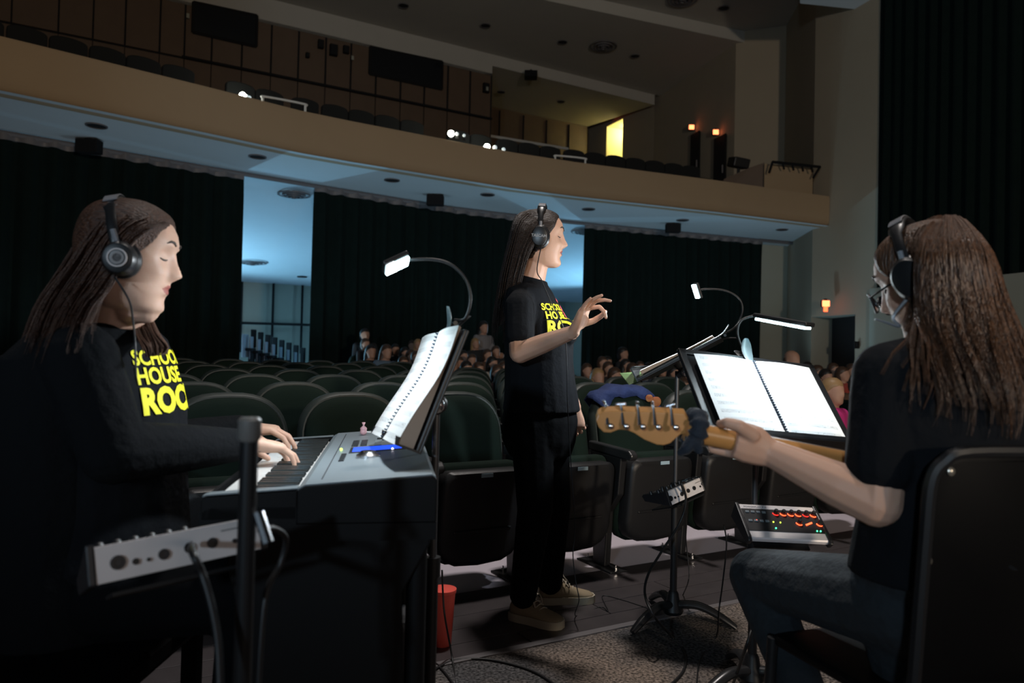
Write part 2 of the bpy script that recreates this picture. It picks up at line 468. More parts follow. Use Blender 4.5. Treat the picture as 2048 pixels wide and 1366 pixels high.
# bleacher seats seen through the gap
for k in range(8):
    p = at_y(492 + k * 14.5, 684 + k * 5.0, 19.5 + .25 * k)
    t = thing('bleacher_seat', 'dark bleacher seat with pale end panel, %s from the left in the drape gap' % ORD[k], 'seat', (p.x, p.y, rake(p)), 'bleacher seats in the drape gap')
    m = MB(); m.box((p.x + .09, p.y + .3, p.z + .1), (.15, .08, .5)); m.box((p.x + .09, p.y + .12, p.z - .2), (.15, .42, .08)); m.build('seat_shell', M_blackm, t, bevel=.02)
    m = MB(); m.box((p.x - .02, p.y, p.z - .1), (.045, .4, .62)); m.build('end_panel', mat('pale_end_panel', (.25, .28, .32), .5), t, bevel=.01)
    m = MB(); zz = rake(p); m.box((p.x + .09, p.y + .2, (zz + p.z - .2) / 2), (.08, .3, max(.05, p.z - .2 - zz))); m.build('pedestal', M_blackm, t)

# ---- balcony seats, rails, aisle lamps
M_bseat = mat('balcony_seat_fabric', (.004, .0045, .0045), .9)
bs = MB(); prof2 = []
for k in range(9):
    a = PI * k / 8; prof2.append(V((.255 * math.cos(a), 0, .58 + .07 * math.sin(a))))
bs.prism([V((-.255, 0, 0))] + [V((.255, 0, 0))] + prof2, (0, .1, .0))
bme = bs.mesh('back', M_bseat, bevel=.015, seg=1)
bst = MB(); bst.box((0, -.22, .22), (.46, .4, .1)); bsm = bst.mesh('seat_pan', M_bseat, bevel=.02)
tot = [0]
for i in range(len(FAS) - 1): tot.append(tot[-1] + (FAS[i + 1] - FAS[i]).length)
def fpos(s):
    i = 0
    while i < len(tot) - 2 and tot[i + 1] < s: i += 1
    d = (FAS[i + 1] - FAS[i]).normalized(); return FAS[i] + d * (s - tot[i]), d
s = .4; bcount = {}
def bpx(p):
    q = CAM_R.transposed() @ (p - V((0, 0, CAM_H))); return 1024 + FPX * q.x / -q.z
while s < tot[-1] - 3.0:
    p, d = fpos(s); nb = V((-d.y, d.x, 0)); q = p + nb * .95; q.z = 5.15
    x = bpx(q)
    if x > -60 and not (405 < x < 468) and not (846 < x < 892):
        part_ = 'left block' if x < 405 else 'middle block' if x < 846 else 'right block'
        bcount[part_] = bcount.get(part_, 0) + 1
        t = thing('balcony_chair', 'dark front balcony seat, %s from the left in the %s' % (ORD[bcount[part_] - 1], part_), 'seat', q, 'front balcony seats, ' + part_)
        t.rotation_euler = (0, 0, math.atan2(d.y, d.x))
        for nm, me in (('back', bme), ('seat_pan', bsm)):
            o = bpy.data.objects.new(nm, me); COL.objects.link(o); o.parent = t
    s += .53
for (x0, y0, x1, y1, lab) in ((513, 198, 600, 222, 'pale tube handrail on the balcony edge, left one'), (1112, 316, 1173, 330, 'pale tube handrail on the balcony edge, right one')):
    a, b = at_z(x0, y0 + 8, ZT + .02), at_z(x1, y1, ZT + .02)
    a.y += .3; b.y += .3
    h = .22
    pts = spline([a, a + V((0, 0, h * .8)), a + (b - a) * .04 + V((0, 0, h)), a + (b - a) * .96 + V((0, 0, h)), b + V((0, 0, h * .8)), b], 5)
    m = MB(); m.tube(pts, .022, 6); tag(m.build('handrail', M_white, loc=a, smooth=True), lab, 'handrail', 'balcony handrails')
M_aisle = mat('aisle_lamp_glow', (1, 1, .9), emit=(.95, 1, .85), es=60)
M_aisle2 = mat('aisle_lamp_dim', (1, 1, .9), emit=(.7, .9, 1), es=.5)
for (x, y, r, big, lab) in ((485, 191, .055, 1, 'bright aisle step lamp at the left balcony aisle'), (902, 267, .06, 1, 'bright aisle step lamp at the middle balcony aisle'), (974, 294, .065, 1, 'bright aisle step lamp on the balcony edge right of centre'),
                       (493, 193, .035, 0, 'dim step lamp beside the left bright one'), (499, 195, .03, 0, 'second dim step lamp beside the left bright one'), (914, 268, .035, 0, 'dim step lamp beside the middle bright one'), (928, 271, .03, 0, 'second dim step lamp beside the middle bright one'),
                       (990, 295, .045, 0, 'dim step lamp beside the right bright one'), (1007, 299, .04, 0, 'second dim step lamp beside the right bright one')):
    f = at_z(x, y, ZT + .1); p = f + V((0, .35, .05)); p = at_y(x, y, p.y)
    t = thing('aisle_lamp', lab, 'lamp', p + V((0, 0, -.08)), 'balcony aisle lamps')
    m = MB(); m.sphere(p, r, 8); m.build('bulb', M_aisle if big else M_aisle2, t, smooth=True)
    m = MB(); m.box((p.x, p.y + .06, p.z - .04), (.06, .05, .06)); m.build('housing', M_blackm, t)

# ---- booth wall at the back of the balcony
BP0 = V((-6.92, 19.9, 0)); BD = V((.875, .485, 0)).normalized(); BN = V((BD.y, -BD.x, 0))   # BN towards camera
def bt(px):
    r = (px - 1024) / 1450.0; return (r * BP0.y - BP0.x) / (BD.x - BD.y * r)
def bpt(px, py=None, z=None, out=0):
    p = BP0 + BD * bt(px)
    if py is not None: z = at_y(px, py, p.y).z
    q = p + BN * out; return V((q.x, q.y, z))
wbth = MB(); a, b = bpt(-350, z=6), bpt(972, z=6)
wbth.add([a, b, b + V((0, 0, 4.2)), a + V((0, 0, 4.2))], [(0, 1, 2, 3)])
booth = wbth.build('wall_booth', M_dark); tag(booth, 'brown panelled control booth wall above the balcony', kind='structure')
seams = [-340, -200, -80, 0, 95, 165, 230, 300, 350, 405, 466, 525, 580, 635, 686, 737, 787, 835, 882, 927, 970]
for i in range(len(seams) - 1):
    a, b = bpt(seams[i] + 2, z=8.72), bpt(seams[i + 1] - 2, z=8.72)
    m = MB(); m.prism([a, b, b + V((0, 0, 1.38)), a + V((0, 0, 1.38))], BN * .04)
    m.build('panel', M_wood, booth)
    a, b = bpt(seams[i] + 1, z=6.6), bpt(seams[i + 1] - 1, z=6.6)
    m = MB(); m.prism([a, b, b + V((0, 0, 2.06)), a + V((0, 0, 2.06))], BN * .04); m.build('lower_panel', M_wood, booth)
m = MB(); a, b = bpt(345, z=8.69, out=.12), bpt(970, z=8.69, out=.12); m.tube([a, b], .035, 6); m.build('rail', M_dark, booth)
for k, (x0, x1, ya, yb, yc, yd) in enumerate(((365, 494, 6, 33, 95, 68), (723, 869, 95, 125, 180, 153))):
    a, b, c, d = bpt(x0, ya, out=.06), bpt(x1, yb, out=.06), bpt(x1, yc, out=.06), bpt(x0, yd - (4 if k else 2), out=.06)
    w = thing('window_%d' % (k + 1), ('left' if k == 0 else 'right') + ' dark control booth window', None, a, kind='structure')
    m = MB(); m.prism([a, b, c, d], BN * .02); m.build('pane', M_glassd, w)
    m = MB(); q = [a, b, c, d, a]
    for j in range(4): m.tube([q[j] + BN * .02, q[j + 1] + BN * .02], .04, 4)
    m.build('window_frame', M_dark, w)
for (x, y, w_, h_, lab) in ((623, 91, .16, .24, 'small dark wall speaker, left of three on the booth wall'), (649, 103, .22, .32, 'larger dark wall speaker between two smaller ones'), (674, 102, .17, .22, 'small dark wall speaker right of the larger one'), (957, 178, .2, .3, 'dark wall speaker at the right end of the booth wall'), (597, 113, .1, .14, 'small dark wall box low on the booth wall')):
    c = bpt(x, y, out=.12); F_m = frame(c, BD, V((0, 0, 1)))
    t = thing('wall_speaker', lab, 'speaker', c - V((0, 0, h_ / 2)), 'booth wall boxes')
    m = MB(); m.box((0, 0, 0), (w_, h_, .12), F_m); m.build('cabinet', M_blackm, t, bevel=.01)
    m = MB(); m.box((0, 0, .065), (w_ * .85, h_ * .88, .01), F_m); m.build('grille', M_dark, t)
for (x, y, lab) in ((686, 120, 'small pale switch plate beside the three booth speakers'), (354, 37, 'small pale switch plate beside the left booth window'), (957, 181, 'small pale plate on the right booth speaker')):
    c = bpt(x, y, out=.20); m = MB(); m.box((0, 0, 0), (.07, .12, .015), frame(c, BD, V((0, 0, 1)))); m.box((0, 0, .012), (.02, .04, .01), frame(c, BD, V((0, 0, 1))))
    tag(m.build('switch_plate', M_wallg, loc=c), lab, 'switch plate')

# ---- ceilings
cl = MB()
a, b = bpt(-350, z=10.12), bpt(972, z=10.12)
cl.add([a, b, b + V((0, 0, .7)), a + V((0, 0, .7))], [(0, 1, 2, 3)])       # bulkhead
a, b = bpt(972, z=10.45), bpt(1300, z=10.45)
cl.add([a, b, b + V((0, 0, .37)), a + V((0, 0, .37))], [(0, 1, 2, 3)])
c1 = at_z(1150, 13, 10.8); c2 = at_z(1400, 66, 10.8); dd = (c2 - c1).normalized()
p0, p1 = c1 - dd * 22, c1 + dd * 6
e0, e1 = bpt(-350, z=10.82), bpt(1330, z=10.82)
cl.add([p0, p1, e1 + BD * 3, e0], [(0, 1, 2, 3)])
cl.add([p0, p1, p1 + V((0, 0, .35)), p0 + V((0, 0, .35))], [(0, 1, 2, 3)])
q0, q1 = p0 + V((5.2, -12, .35)), p1 + V((5.2, -12, .35))
cl.add([p0 + V((0, 0, .35)), p1 + V((4, 1.5, .35)), q1 + V((6, 0, 0)), q0], [(0, 1, 2, 3)])
r0, r1 = bpt(972, z=10.45), bpt(1300, z=10.45)
cl.add([r0, r1, r1 + B * 4.2 + V((0, 0, .3)), r0 + B * 4.2 + V((0, 0, .3))], [(0, 1, 2, 3)])
cl.add([r0, r0 + B * 4.2, r0 + B * 4.2 + V((0, 0, -4)), r0 + V((0, 0, -4))], [(0, 1, 2, 3)])
tag(cl.build('ceiling', M_ceil), 'stepped dim plaster ceiling of the hall', kind='structure')
n0 = [at_z(x, y, 9.6) for x, y in ((1600, 7), (1640, 11), (1810, 29), (1900, 0), (1960, -60), (1960, -400), (1600, -400))]; nc_ = MB()
nc_.loft([n0, [q + V((0, 0, .3)) for q in n0]]); tag(nc_.build('ceiling_panel', M_soffit), 'low ceiling panel near the top right drape, light painted into its colour', kind='structure')  # pale soffit paint stands in for the light falling on this panel
rw = MB(); g0, g1 = r0 + B * 4.2 + V((0, 0, .5)), r1 + B * 4.2 + V((0, 0, .5)); rw.add([g0, g1, g1 - V((0, 0, 5)), g0 - V((0, 0, 5))], [(0, 1, 2, 3)])
rwl = rw.build('wall_upper_rear', M_wood); tag(rwl, 'brown panelled rear wall beyond the booth', kind='structure')
for k in range(6):
    a = g0.lerp(g1, .06 + k * .16) - B * .03; m = MB(); m.box((a.x, a.y, a.z - 1.6), (.06, .04, 2.6)); m.build('seam', M_dark, rwl)
m = MB(); m.tube([bpt(980, 243, out=-1.5), bpt(1175, 277, out=-1.5)], .05, 6); m.build('handrail', M_white, rwl)
for (x, y, z, r, lab) in ((807, 11, 10.8, .15, 'round ceiling downlight at the top edge left of centre'), (971, 51, 10.8, .15, 'round ceiling downlight above the right booth window'), (1125, 84, 10.8, .15, 'round ceiling downlight left of the large ceiling vent'), (1270, 112, 10.8, .15, 'round ceiling downlight right of the large ceiling vent'),
                      (1447, 16, 11.15, .16, 'round ceiling downlight at the top edge near the right wall'), (1002, 184, 10.52, .15, 'round downlight in the low rear ceiling, left one'), (1122, 203, 10.58, .15, 'round downlight in the low rear ceiling, right one')):
    downlight(x, y, z - .02, r, lab, 'hall ceiling downlights')
diffuser(at_z(1207, 92, 10.77), .42, 'large round vent in the hall ceiling')
diffuser(at_z(1365, -2, 11.1), .42, 'large round vent at the top edge of the picture')
p = at_z(1062, 142, 10.45); t = thing('ceiling_projector', 'small dark projector under the rear ceiling', 'projector', p - V((0, 0, .25)))
m = MB(); m.box((p.x, p.y, p.z - .14), (.42, .4, .2)); m.build('housing', M_blackm, t, bevel=.02)
m = MB(); m.tube([p + V((0, 0, .05)), p - V((0, 0, .1))], .03, 8); m.build('mount', M_black, t)
m = MB(); m.lathe([(.05, 0), (.05, .04), (.03, .04)], frame((p.x + .1, p.y - .2, p.z - .14), (1, 0, 0), (0, 0, 1)), 12); m.build('lens', M_glassd, t)

# ---- right walls (fan-shaped, stepped)
wl = [(1150, 32), (1300, 27), (1462, 22.0), (1563, 21.5), (1622, 18.5), (1752, 16.5)]
WP = [V(((x - 1024) / 1450 * y, y, 0)) for x, y in wl]
def wpt(i, px, z):
    a, b = WP[i], WP[i + 1]; r = (px - 1024) / 1450.0; d = b - a
    t = (r * a.y - a.x) / (d.x - r * d.y); p = a + d * t; return V((p.x, p.y, z))
def wpy(i, px, py):
    p = wpt(i, px, 0); return at_y(px, py, p.y)
rwm = MB(); TOP = 12.2
def quad(m, a, b, z0, z1): m.add([V((a.x, a.y, z0)), V((b.x, b.y, z0)), V((b.x, b.y, z1)), V((a.x, a.y, z1))], [(0, 1, 2, 3)])
hd = wpy(0, 1237, 237).z
quad(rwm, wpt(0, 1130, 0), wpt(0, 1205, 0), 4, TOP); quad(rwm, wpt(0, 1205, 0), wpt(0, 1237, 0), hd, TOP); quad(rwm, wpt(0, 1237, 0), WP[1], 4, TOP)
quad(rwm, WP[1], WP[2], 4, TOP); quad(rwm, WP[2], WP[3], 0, TOP); quad(rwm, WP[3], WP[4], 0, TOP)
dz = 2.26
quad(rwm, WP[4], wpt(4, 1710, 0), dz, TOP); quad(rwm, wpt(4, 1710, 0), WP[5], 0, TOP)
wr = rwm.build('wall_right', M_wall); tag(wr, 'stepped tan side wall on the right of the hall', kind='structure')
# lit doorway
da, db = wpt(0, 1205, 0), wpt(0, 1237, 0); dn = V((db.y - da.y, -(db.x - da.x), 0)).normalized(); dn = -dn if dn.y < 0 else dn
zf = wpy(0, 1220, 345).z
M_cream = mat('cream_corridor', (.85, .78, .45), .8)
m = MB()
fa, fb = da + dn * 1.6, db + dn * 1.6
for (a, b) in ((da, fa), (fa, fb), (fb, db)): quad(m, a, b, zf, hd)
m.add([V((q.x, q.y, hd)) for q in (da, db, fb, fa)], [(0, 1, 2, 3)]); m.add([V((q.x, q.y, zf)) for q in (da, db, fb, fa)], [(0, 1, 2, 3)])
dr = m.build('door_1', M_cream); tag(dr, 'brightly lit cream doorway at the top of the balcony', kind='structure')
mid = (da + db + fa + fb) / 4; light('corridor_lamp', 'POINT', (mid.x, mid.y, hd - .25), None, 40, (1, .93, .55), .12)
m = MB(); c = fb.lerp(fa, .35); m.box((c.x, c.y - .05, (zf + hd) / 2), (.5, .03, .25)); m.build('notice', M_dark, dr)
M_exit = mat('exit_red', (.8, .1, .05), emit=(1, .10, .03), es=4)
M_exito = mat('exit_orange', (.9, .3, .1), emit=(1, .22, .08), es=4)
def exit_sign(p, w, label, m_=None):
    t = thing('exit_sign', label, 'exit sign', p - V((0, 0, w * .4)), 'red exit signs')
    m = MB(); m.box(p, (w, .05, w * .85)); m.build('face', m_ or M_exit, t, bevel=.01)
    m = MB(); m.box(p + V((0, .05, 0)), (w * 1.1, .06, w * .95)); m.build('case', M_blackm, t)
    m = MB(); m.box(p + V((0, .03, w * .55)), (.06, .06, w * .3)); m.build('bracket', M_blackm, t)
exit_sign(wpy(0, 1218, 231) - V((0, .15, 0)), .17, 'red exit sign above the lit balcony doorway')
exit_sign(wpy(1, 1381, 257) - V((0, .15, 0)), .17, 'red exit sign on the balcony wall, left of the close pair', M_exito)
exit_sign(wpy(1, 1429, 267) - V((0, .15, 0)), .17, 'red exit sign on the balcony wall, right of the close pair', M_exito)
p = at_y(1652, 607, 17.6); exit_sign(p, .17, 'red exit sign above the dark doorway by the right wall', M_exito)
m = MB(); m.box(p + V((-.02, -.03, -.14)), (.08, .05, .12)); m.build('lower_glow', M_exit, bpy.data.objects[[o.name for o in bpy.data.objects if o.name.startswith('exit_sign')][-1]])
for k, (x0, x1, y0, lab) in enumerate(((1377, 1394, 272, 'dark narrow balcony exit door, left of the close pair'), (1424, 1447, 280, 'dark narrow balcony exit door, right of the close pair'))):
    a, b = wpt(1, x0, 0), wpt(1, x1, 0); zt = wpy(1, x0, y0).z
    m = MB(); m.prism([V((a.x, a.y, 4.2)), V((b.x, b.y, 4.2)), V((b.x, b.y, zt)), V((a.x, a.y, zt))], V((-.08, -.1, 0)))
    d_ = m.build('door_%d' % (k + 2), M_dark); tag(d_, lab, kind='structure')
    m = MB(); c = b.lerp(a, .15); m.box((c.x - .12, c.y - .15, zt - 1.1), (.04, .06, .25)); m.build('door_handle', M_trim, d_)
# recessed dark doorway on the floor level
a, b = wpt(4, 1622, 0), wpt(4, 1710, 0); dpt = V((.5, 1.1, 0)); mm = a.lerp(b, .48) + dpt
m = MB(); quad(m, a, mm, 0, dz); m.add([V((a.x, a.y, dz)), V((b.x, b.y, dz)), V((b.x + .5, b.y + 1.1, dz)), V((mm.x, mm.y, dz))], [(0, 1, 2, 3)])
dr4 = m.build('door_4', M_wallg); tag(dr4, 'recessed dark doorway in the right wall', kind='structure')
m = MB(); quad(m, mm, b + V((.3, .6, 0)), 0, dz); m.build('door_leaf', M_dark, dr4)
m = MB(); m.box((mm.x + .1, mm.y - .05, 1.05), (.05, .05, .2)); m.build('door_handle', M_trim, dr4)
# wall between the right drape and the black column, and the column
a, b = RAIL[-1].copy(), RAIL[-1].copy(); a = at_z(1500, 476, ZB) + V((0, .5, 0)); b = at_z(1594, 484, ZB) + V((0.1, .5, 0)); e = wpt(4, 1622, 0)
m = MB(); quad(m, a, b, 0, ZB); quad(m, b, e, 0, ZB)
tag(m.build('wall_column_side', M_wallg), 'grey wall strip beside the black column', kind='structure')
p = at_z(1597, 486, ZB); m = MB(); m.box((p.x, p.y - .1, 2.25), (.14, .14, 4.5)); m.box((p.x, p.y - .1, .1), (.2, .2, .3))
tag(m.build('column', M_blackm, loc=(p.x, p.y - .1, 0), bevel=.01), 'slim black column under the right end of the balcony', 'column')
p = wpy(4, 1715, 690); m = MB(); m.box((p.x - .03, p.y - .04, p.z), (.13, .04, .17)); m.box((p.x - .03, p.y - .07, p.z), (.06, .03, .08))
tag(m.build('wall_box', M_dark, loc=p), 'small dark switch box on the wall right of the doorway', 'switch box')
# balcony end parapet with its railing and monitor
a, b = at_y(1529, 330, 17.2), at_y(1626, 337, 18.2); zb = ZT - .15
m = MB(); m.prism([V((a.x, a.y, zb)), V((b.x, b.y, zb)), V((b.x, b.y, b.z)), V((a.x, a.y, a.z + .04))], (0.1, .5, 0))
t = thing('balcony_box', 'pale parapet box at the right end of the balcony with a dark railing', 'parapet', (a.x, a.y, zb))
m.build('parapet', M_fascia, t, bevel=.02)
m = MB(); c, d = at_y(1545, 324, 17.0), at_y(1640, 334, 17.9); m.tube([c, d], .035, 6); m.tube([c, at_y(1538, 346, 17.0)], .03, 6); m.tube([d, at_y(1626, 356, 17.9)], .03, 6)
for k in range(4):
    q = c.lerp(d, .2 + k * .2); m.tube([q, q + V((.08, .1, -.12))], .025, 5)
m.build('railing', M_blackm, t)
a2 = at_y(1440, 362, 17.6); b2 = at_y(1529, 380, 17.3)
m = MB(); m.prism([V((a2.x, a2.y, zb)), V((b2.x, b2.y, zb)), at_y(1529, 325, 17.3), at_y(1500, 335, 17.4), at_y(1448, 358, 17.6)], (0, .12, 0)); m.build('side_wall', M_wood, t)
p = at_y(1477, 326, 17.9); t = thing('stage_monitor', 'dark spotlight box standing on the balcony beside the parapet', 'spotlight', p - V((0, 0, .3)))
m = MB(); Mx = frame(p, (1, .2, -.12), (0, 1, .2)); m.box((0, 0, 0), (.42, .4, .24), Mx); m.build('housing', M_black, t, bevel=.03)
m = MB(); m.tube([p, p - V((0, 0, .4))], .04, 8); m.build('stand', M_black, t)
# stage-side wall ledge and the tall drape above it
s0 = V(((1738 - 1024) / 1450 * 16.6, 16.6, 0)); s1 = V(((2060 - 1024) / 1450 * 13, 13, 0)); s2 = s1 + (s1 - s0) * 1.2
m = MB(); m.prism([V((s0.x, s0.y, 0)), V((s2.x, s2.y, 0)), V((s2.x, s2.y, 2.82)), V((s0.x, s0.y, 2.82))], (.25, .35, 0))
tag(m.build('wall_stage_side', M_wallg), 'low grey green wall below the tall right drape', kind='structure')
e0, e1 = V(((1752 - 1024) / 1450 * 16.4, 16.4, 0)), s2 + V((.1, .3, 0))
drape('tall_drape', [e0.lerp(e1, k / 10) for k in range(11)], 2.8, 12.0, .05, .30, 'tall dark drape filling the upper right behind the guitarist')

for k, (x_, y_) in enumerate(ADDED_UPLIGHTS):  # hidden cans for the uplights added to brighten the soffit
    z_ = rake(V((x_, y_, 0))); t = thing('added_uplight_can', 'small black uplight added to brighten the soffit, %s from the left' % ORD[k], 'lamp', (x_, y_, z_), 'added soffit uplights')
    m = MB(); m.lathe([(.10, z_), (.10, z_ + .04), (.05, z_ + .06), (.05, z_ + .10)], Matrix.Translation((x_, y_, 0)), 16); m.build('base', M_blackm, t)
    m = MB(); m.lathe([(.05, z_ + .10), (.09, z_ + .14), (.09, .33), (.08, .33), (.07, z_ + .16)], Matrix.Translation((x_, y_, 0)), 16, False); m.build('can', M_blackm, t)
# ================================================================== AUDITORIUM SEATS
M_green = mat('green_seat_fabric', (.0045, .0125, .0085), .9, var=.2, vscale=90, spec=.2)
M_pipe = mat('seat_edge_vinyl', (.022, .03, .027), .5)
M_shell = mat('black_seat_plastic', (.011, .011, .012), .42, bump=.1, bscale=300)
M_arm = mat('armrest_plastic', (.022, .022, .023), .36)
M_tag = mat('seat_number_plate', (.45, .6, .68), .4)
M_tagtx = mat('seat_number_print', (.05, .07, .1), .6)

def arch(w, z0, z1, r, n=10, wb=None):
    """front-view outline: flat bottom, rounded arched top"""
    wb = wb or w; pts = [(-wb / 2 + .04, z0), (wb / 2 - .04, z0), (wb / 2, z0 + .05)]
    for k in range(n * 2 + 1):
        a = PI * k / (n * 2)
        x = w / 2 * math.copysign(abs(math.cos(a)) ** .72, math.cos(a)); z = z1 - r + r * abs(math.sin(a)) ** .9
        pts.append((x, z))
    pts.append((-wb / 2, z0 + .05)); return pts
def scl(pts, f, cx, cz): return [(cx + (x - cx) * f, cz + (z - cz) * f) for x, z in pts]
def seat_proto(full):
    t = thing('auditorium_seat', '', 'seat')
    rec = lambda x, z, y: V((x, y + (z - .4) * .20, z))
    ol = arch(.485, .38, .915, .20)
    m = MB(); layers = []
    for f, y in ((.955, -.035), (1.0, -.02), (1.0, .02), (.96, .04)):
        layers.append([rec(x, z, y) for x, z in scl(ol, f, 0, .66)])
    m.loft(layers); m.build('back_shell', M_pipe, t, smooth='auto')
    m = MB(); layers = []
    for f, y in ((.60, -.075), (.80, -.070), (.90, -.055), (.935, -.03)):
        layers.append([rec(x, z, y) for x, z in scl(ol, f, 0, .66)])
    m.loft(layers); m.build('back_cushion', M_green, t, smooth=True)
    # tipped-up seat: outline with round bottom
    pan = []
    w, z0, z1 = .43, .13, .575
    for k in range(9): a = PI + PI * k / 8; pan.append((w / 2 * math.copysign(abs(math.cos(a)) ** .6, math.cos(a)), z0 + .12 + .12 * math.sin(a)))
    for k in range(5): a = PI / 2 * k / 4; pan.append((w / 2 - .05 + .05 * math.cos(a), z1 - .05 + .05 * math.sin(a)))
    for k in range(5): a = PI / 2 + PI / 2 * k / 4; pan.append((-w / 2 + .05 + .05 * math.cos(a), z1 - .05 + .05 * math.sin(a)))
    tp = lambda x, z, y: V((x, y - .17 - (z - .35) * .12, z))
    m = MB(); m.loft([[tp(x, z, y) for x, z in scl(pan, f, 0, .36)] for f, y in ((.86, -.075), (.95, -.07), (1, -.055), (1, 0))])
    sh = m.build('seat_shell', M_shell, t, smooth='auto')
    m = MB(); m.loft([[tp(x, z + (.012 if z > .4 else 0), y) for x, z in scl(pan, f, 0, .36)] for f, y in ((1.0, .002), (1.06, .03), (1.06, .06), (.9, .09))])
    m.build('seat_cushion', M_green, t, smooth=True)
    if full:
        m = MB(); m.prism([tp(-.03, .545, -.078), tp(.03, .545, -.078), tp(.03, .562, -.076), tp(-.03, .562, -.076)], (0, -.003, 0)); m.build('number_plate', M_tag, sh)
        m = MB(); m.box((0, -.235, .30), (.30, .02, .015)); m.build('shell_groove', M_shell, sh, bevel=.006)
    # armrest and standard on the left side
    x = -.265
    m = MB(); pr = [(-.06, .60), (-.33, .585), (-.345, .60), (-.345, .615), (-.32, .635), (.02, .65), (.02, .60)]
    m.prism([V((x - .022, y, z)) for y, z in pr], (.044, 0, 0)); m.build('armrest', M_arm, t, bevel=.008)
    m = MB(); m.prism([V((x - .02, y, z)) for y, z in ((-.14, .01), (-.04, .01), (.0, .60), (-.26, .59), (-.24, .40), (-.16, .3))], (.04, 0, 0))
    m.build('standard', M_shell, t, bevel=.006)
    if full:
        m = MB(); m.box((x, -.09, .006), (.11, .30, .010)); fp = m.build('foot_plate', M_black, t, bevel=.003)
        m = MB()
        for yy in (-.21, .03): m = MB(); m.lathe([(.010, .01), (.010, .022), (.004, .024), (.004, .034)], Matrix.Translation((x, yy, 0)), 8); m.build('bolt', M_chrome, fp)
    note_children(t)
    return t
SEAT1 = seat_proto(True); SEAT2 = seat_proto(False)
ROTU = math.atan2(U.y, U.x)
S0 = V((.225, 3.80, 0))
def place_seat(proto, pos, label, group=None):
    o = copy_tree(proto); o.location = (pos.x, pos.y, rake(pos)); o.rotation_euler = (0, 0, ROTU)
    o['label'] = label
    if group: o['group'] = group
    return o
front = {-4: 'front row seat hidden mostly behind the keyboard player', -3: 'front row seat with arched back just right of the keyboard player', -2: 'front row seat with arched back behind the keyboard panel',
         -1: 'front row seat with arched back between the keyboard music stand and the conductor', 0: 'front row seat with tipped-up pan directly behind the conductor',
         1: 'front row seat with a blue shirt over its back, behind the guitar head', 2: 'front row seat behind the guitar player music stand, left part', 3: 'front row seat behind the lit mixer', 4: 'front row seat partly hidden by the guitar music stand',
         6: 'front row seat seen left of the guitarist shoulder', -5: 'front row seat at the left picture edge'}
for k, lab in front.items():
    p = S0 + U * (.53 * k); place_seat(SEAT1, p, 'dark green ' + lab)
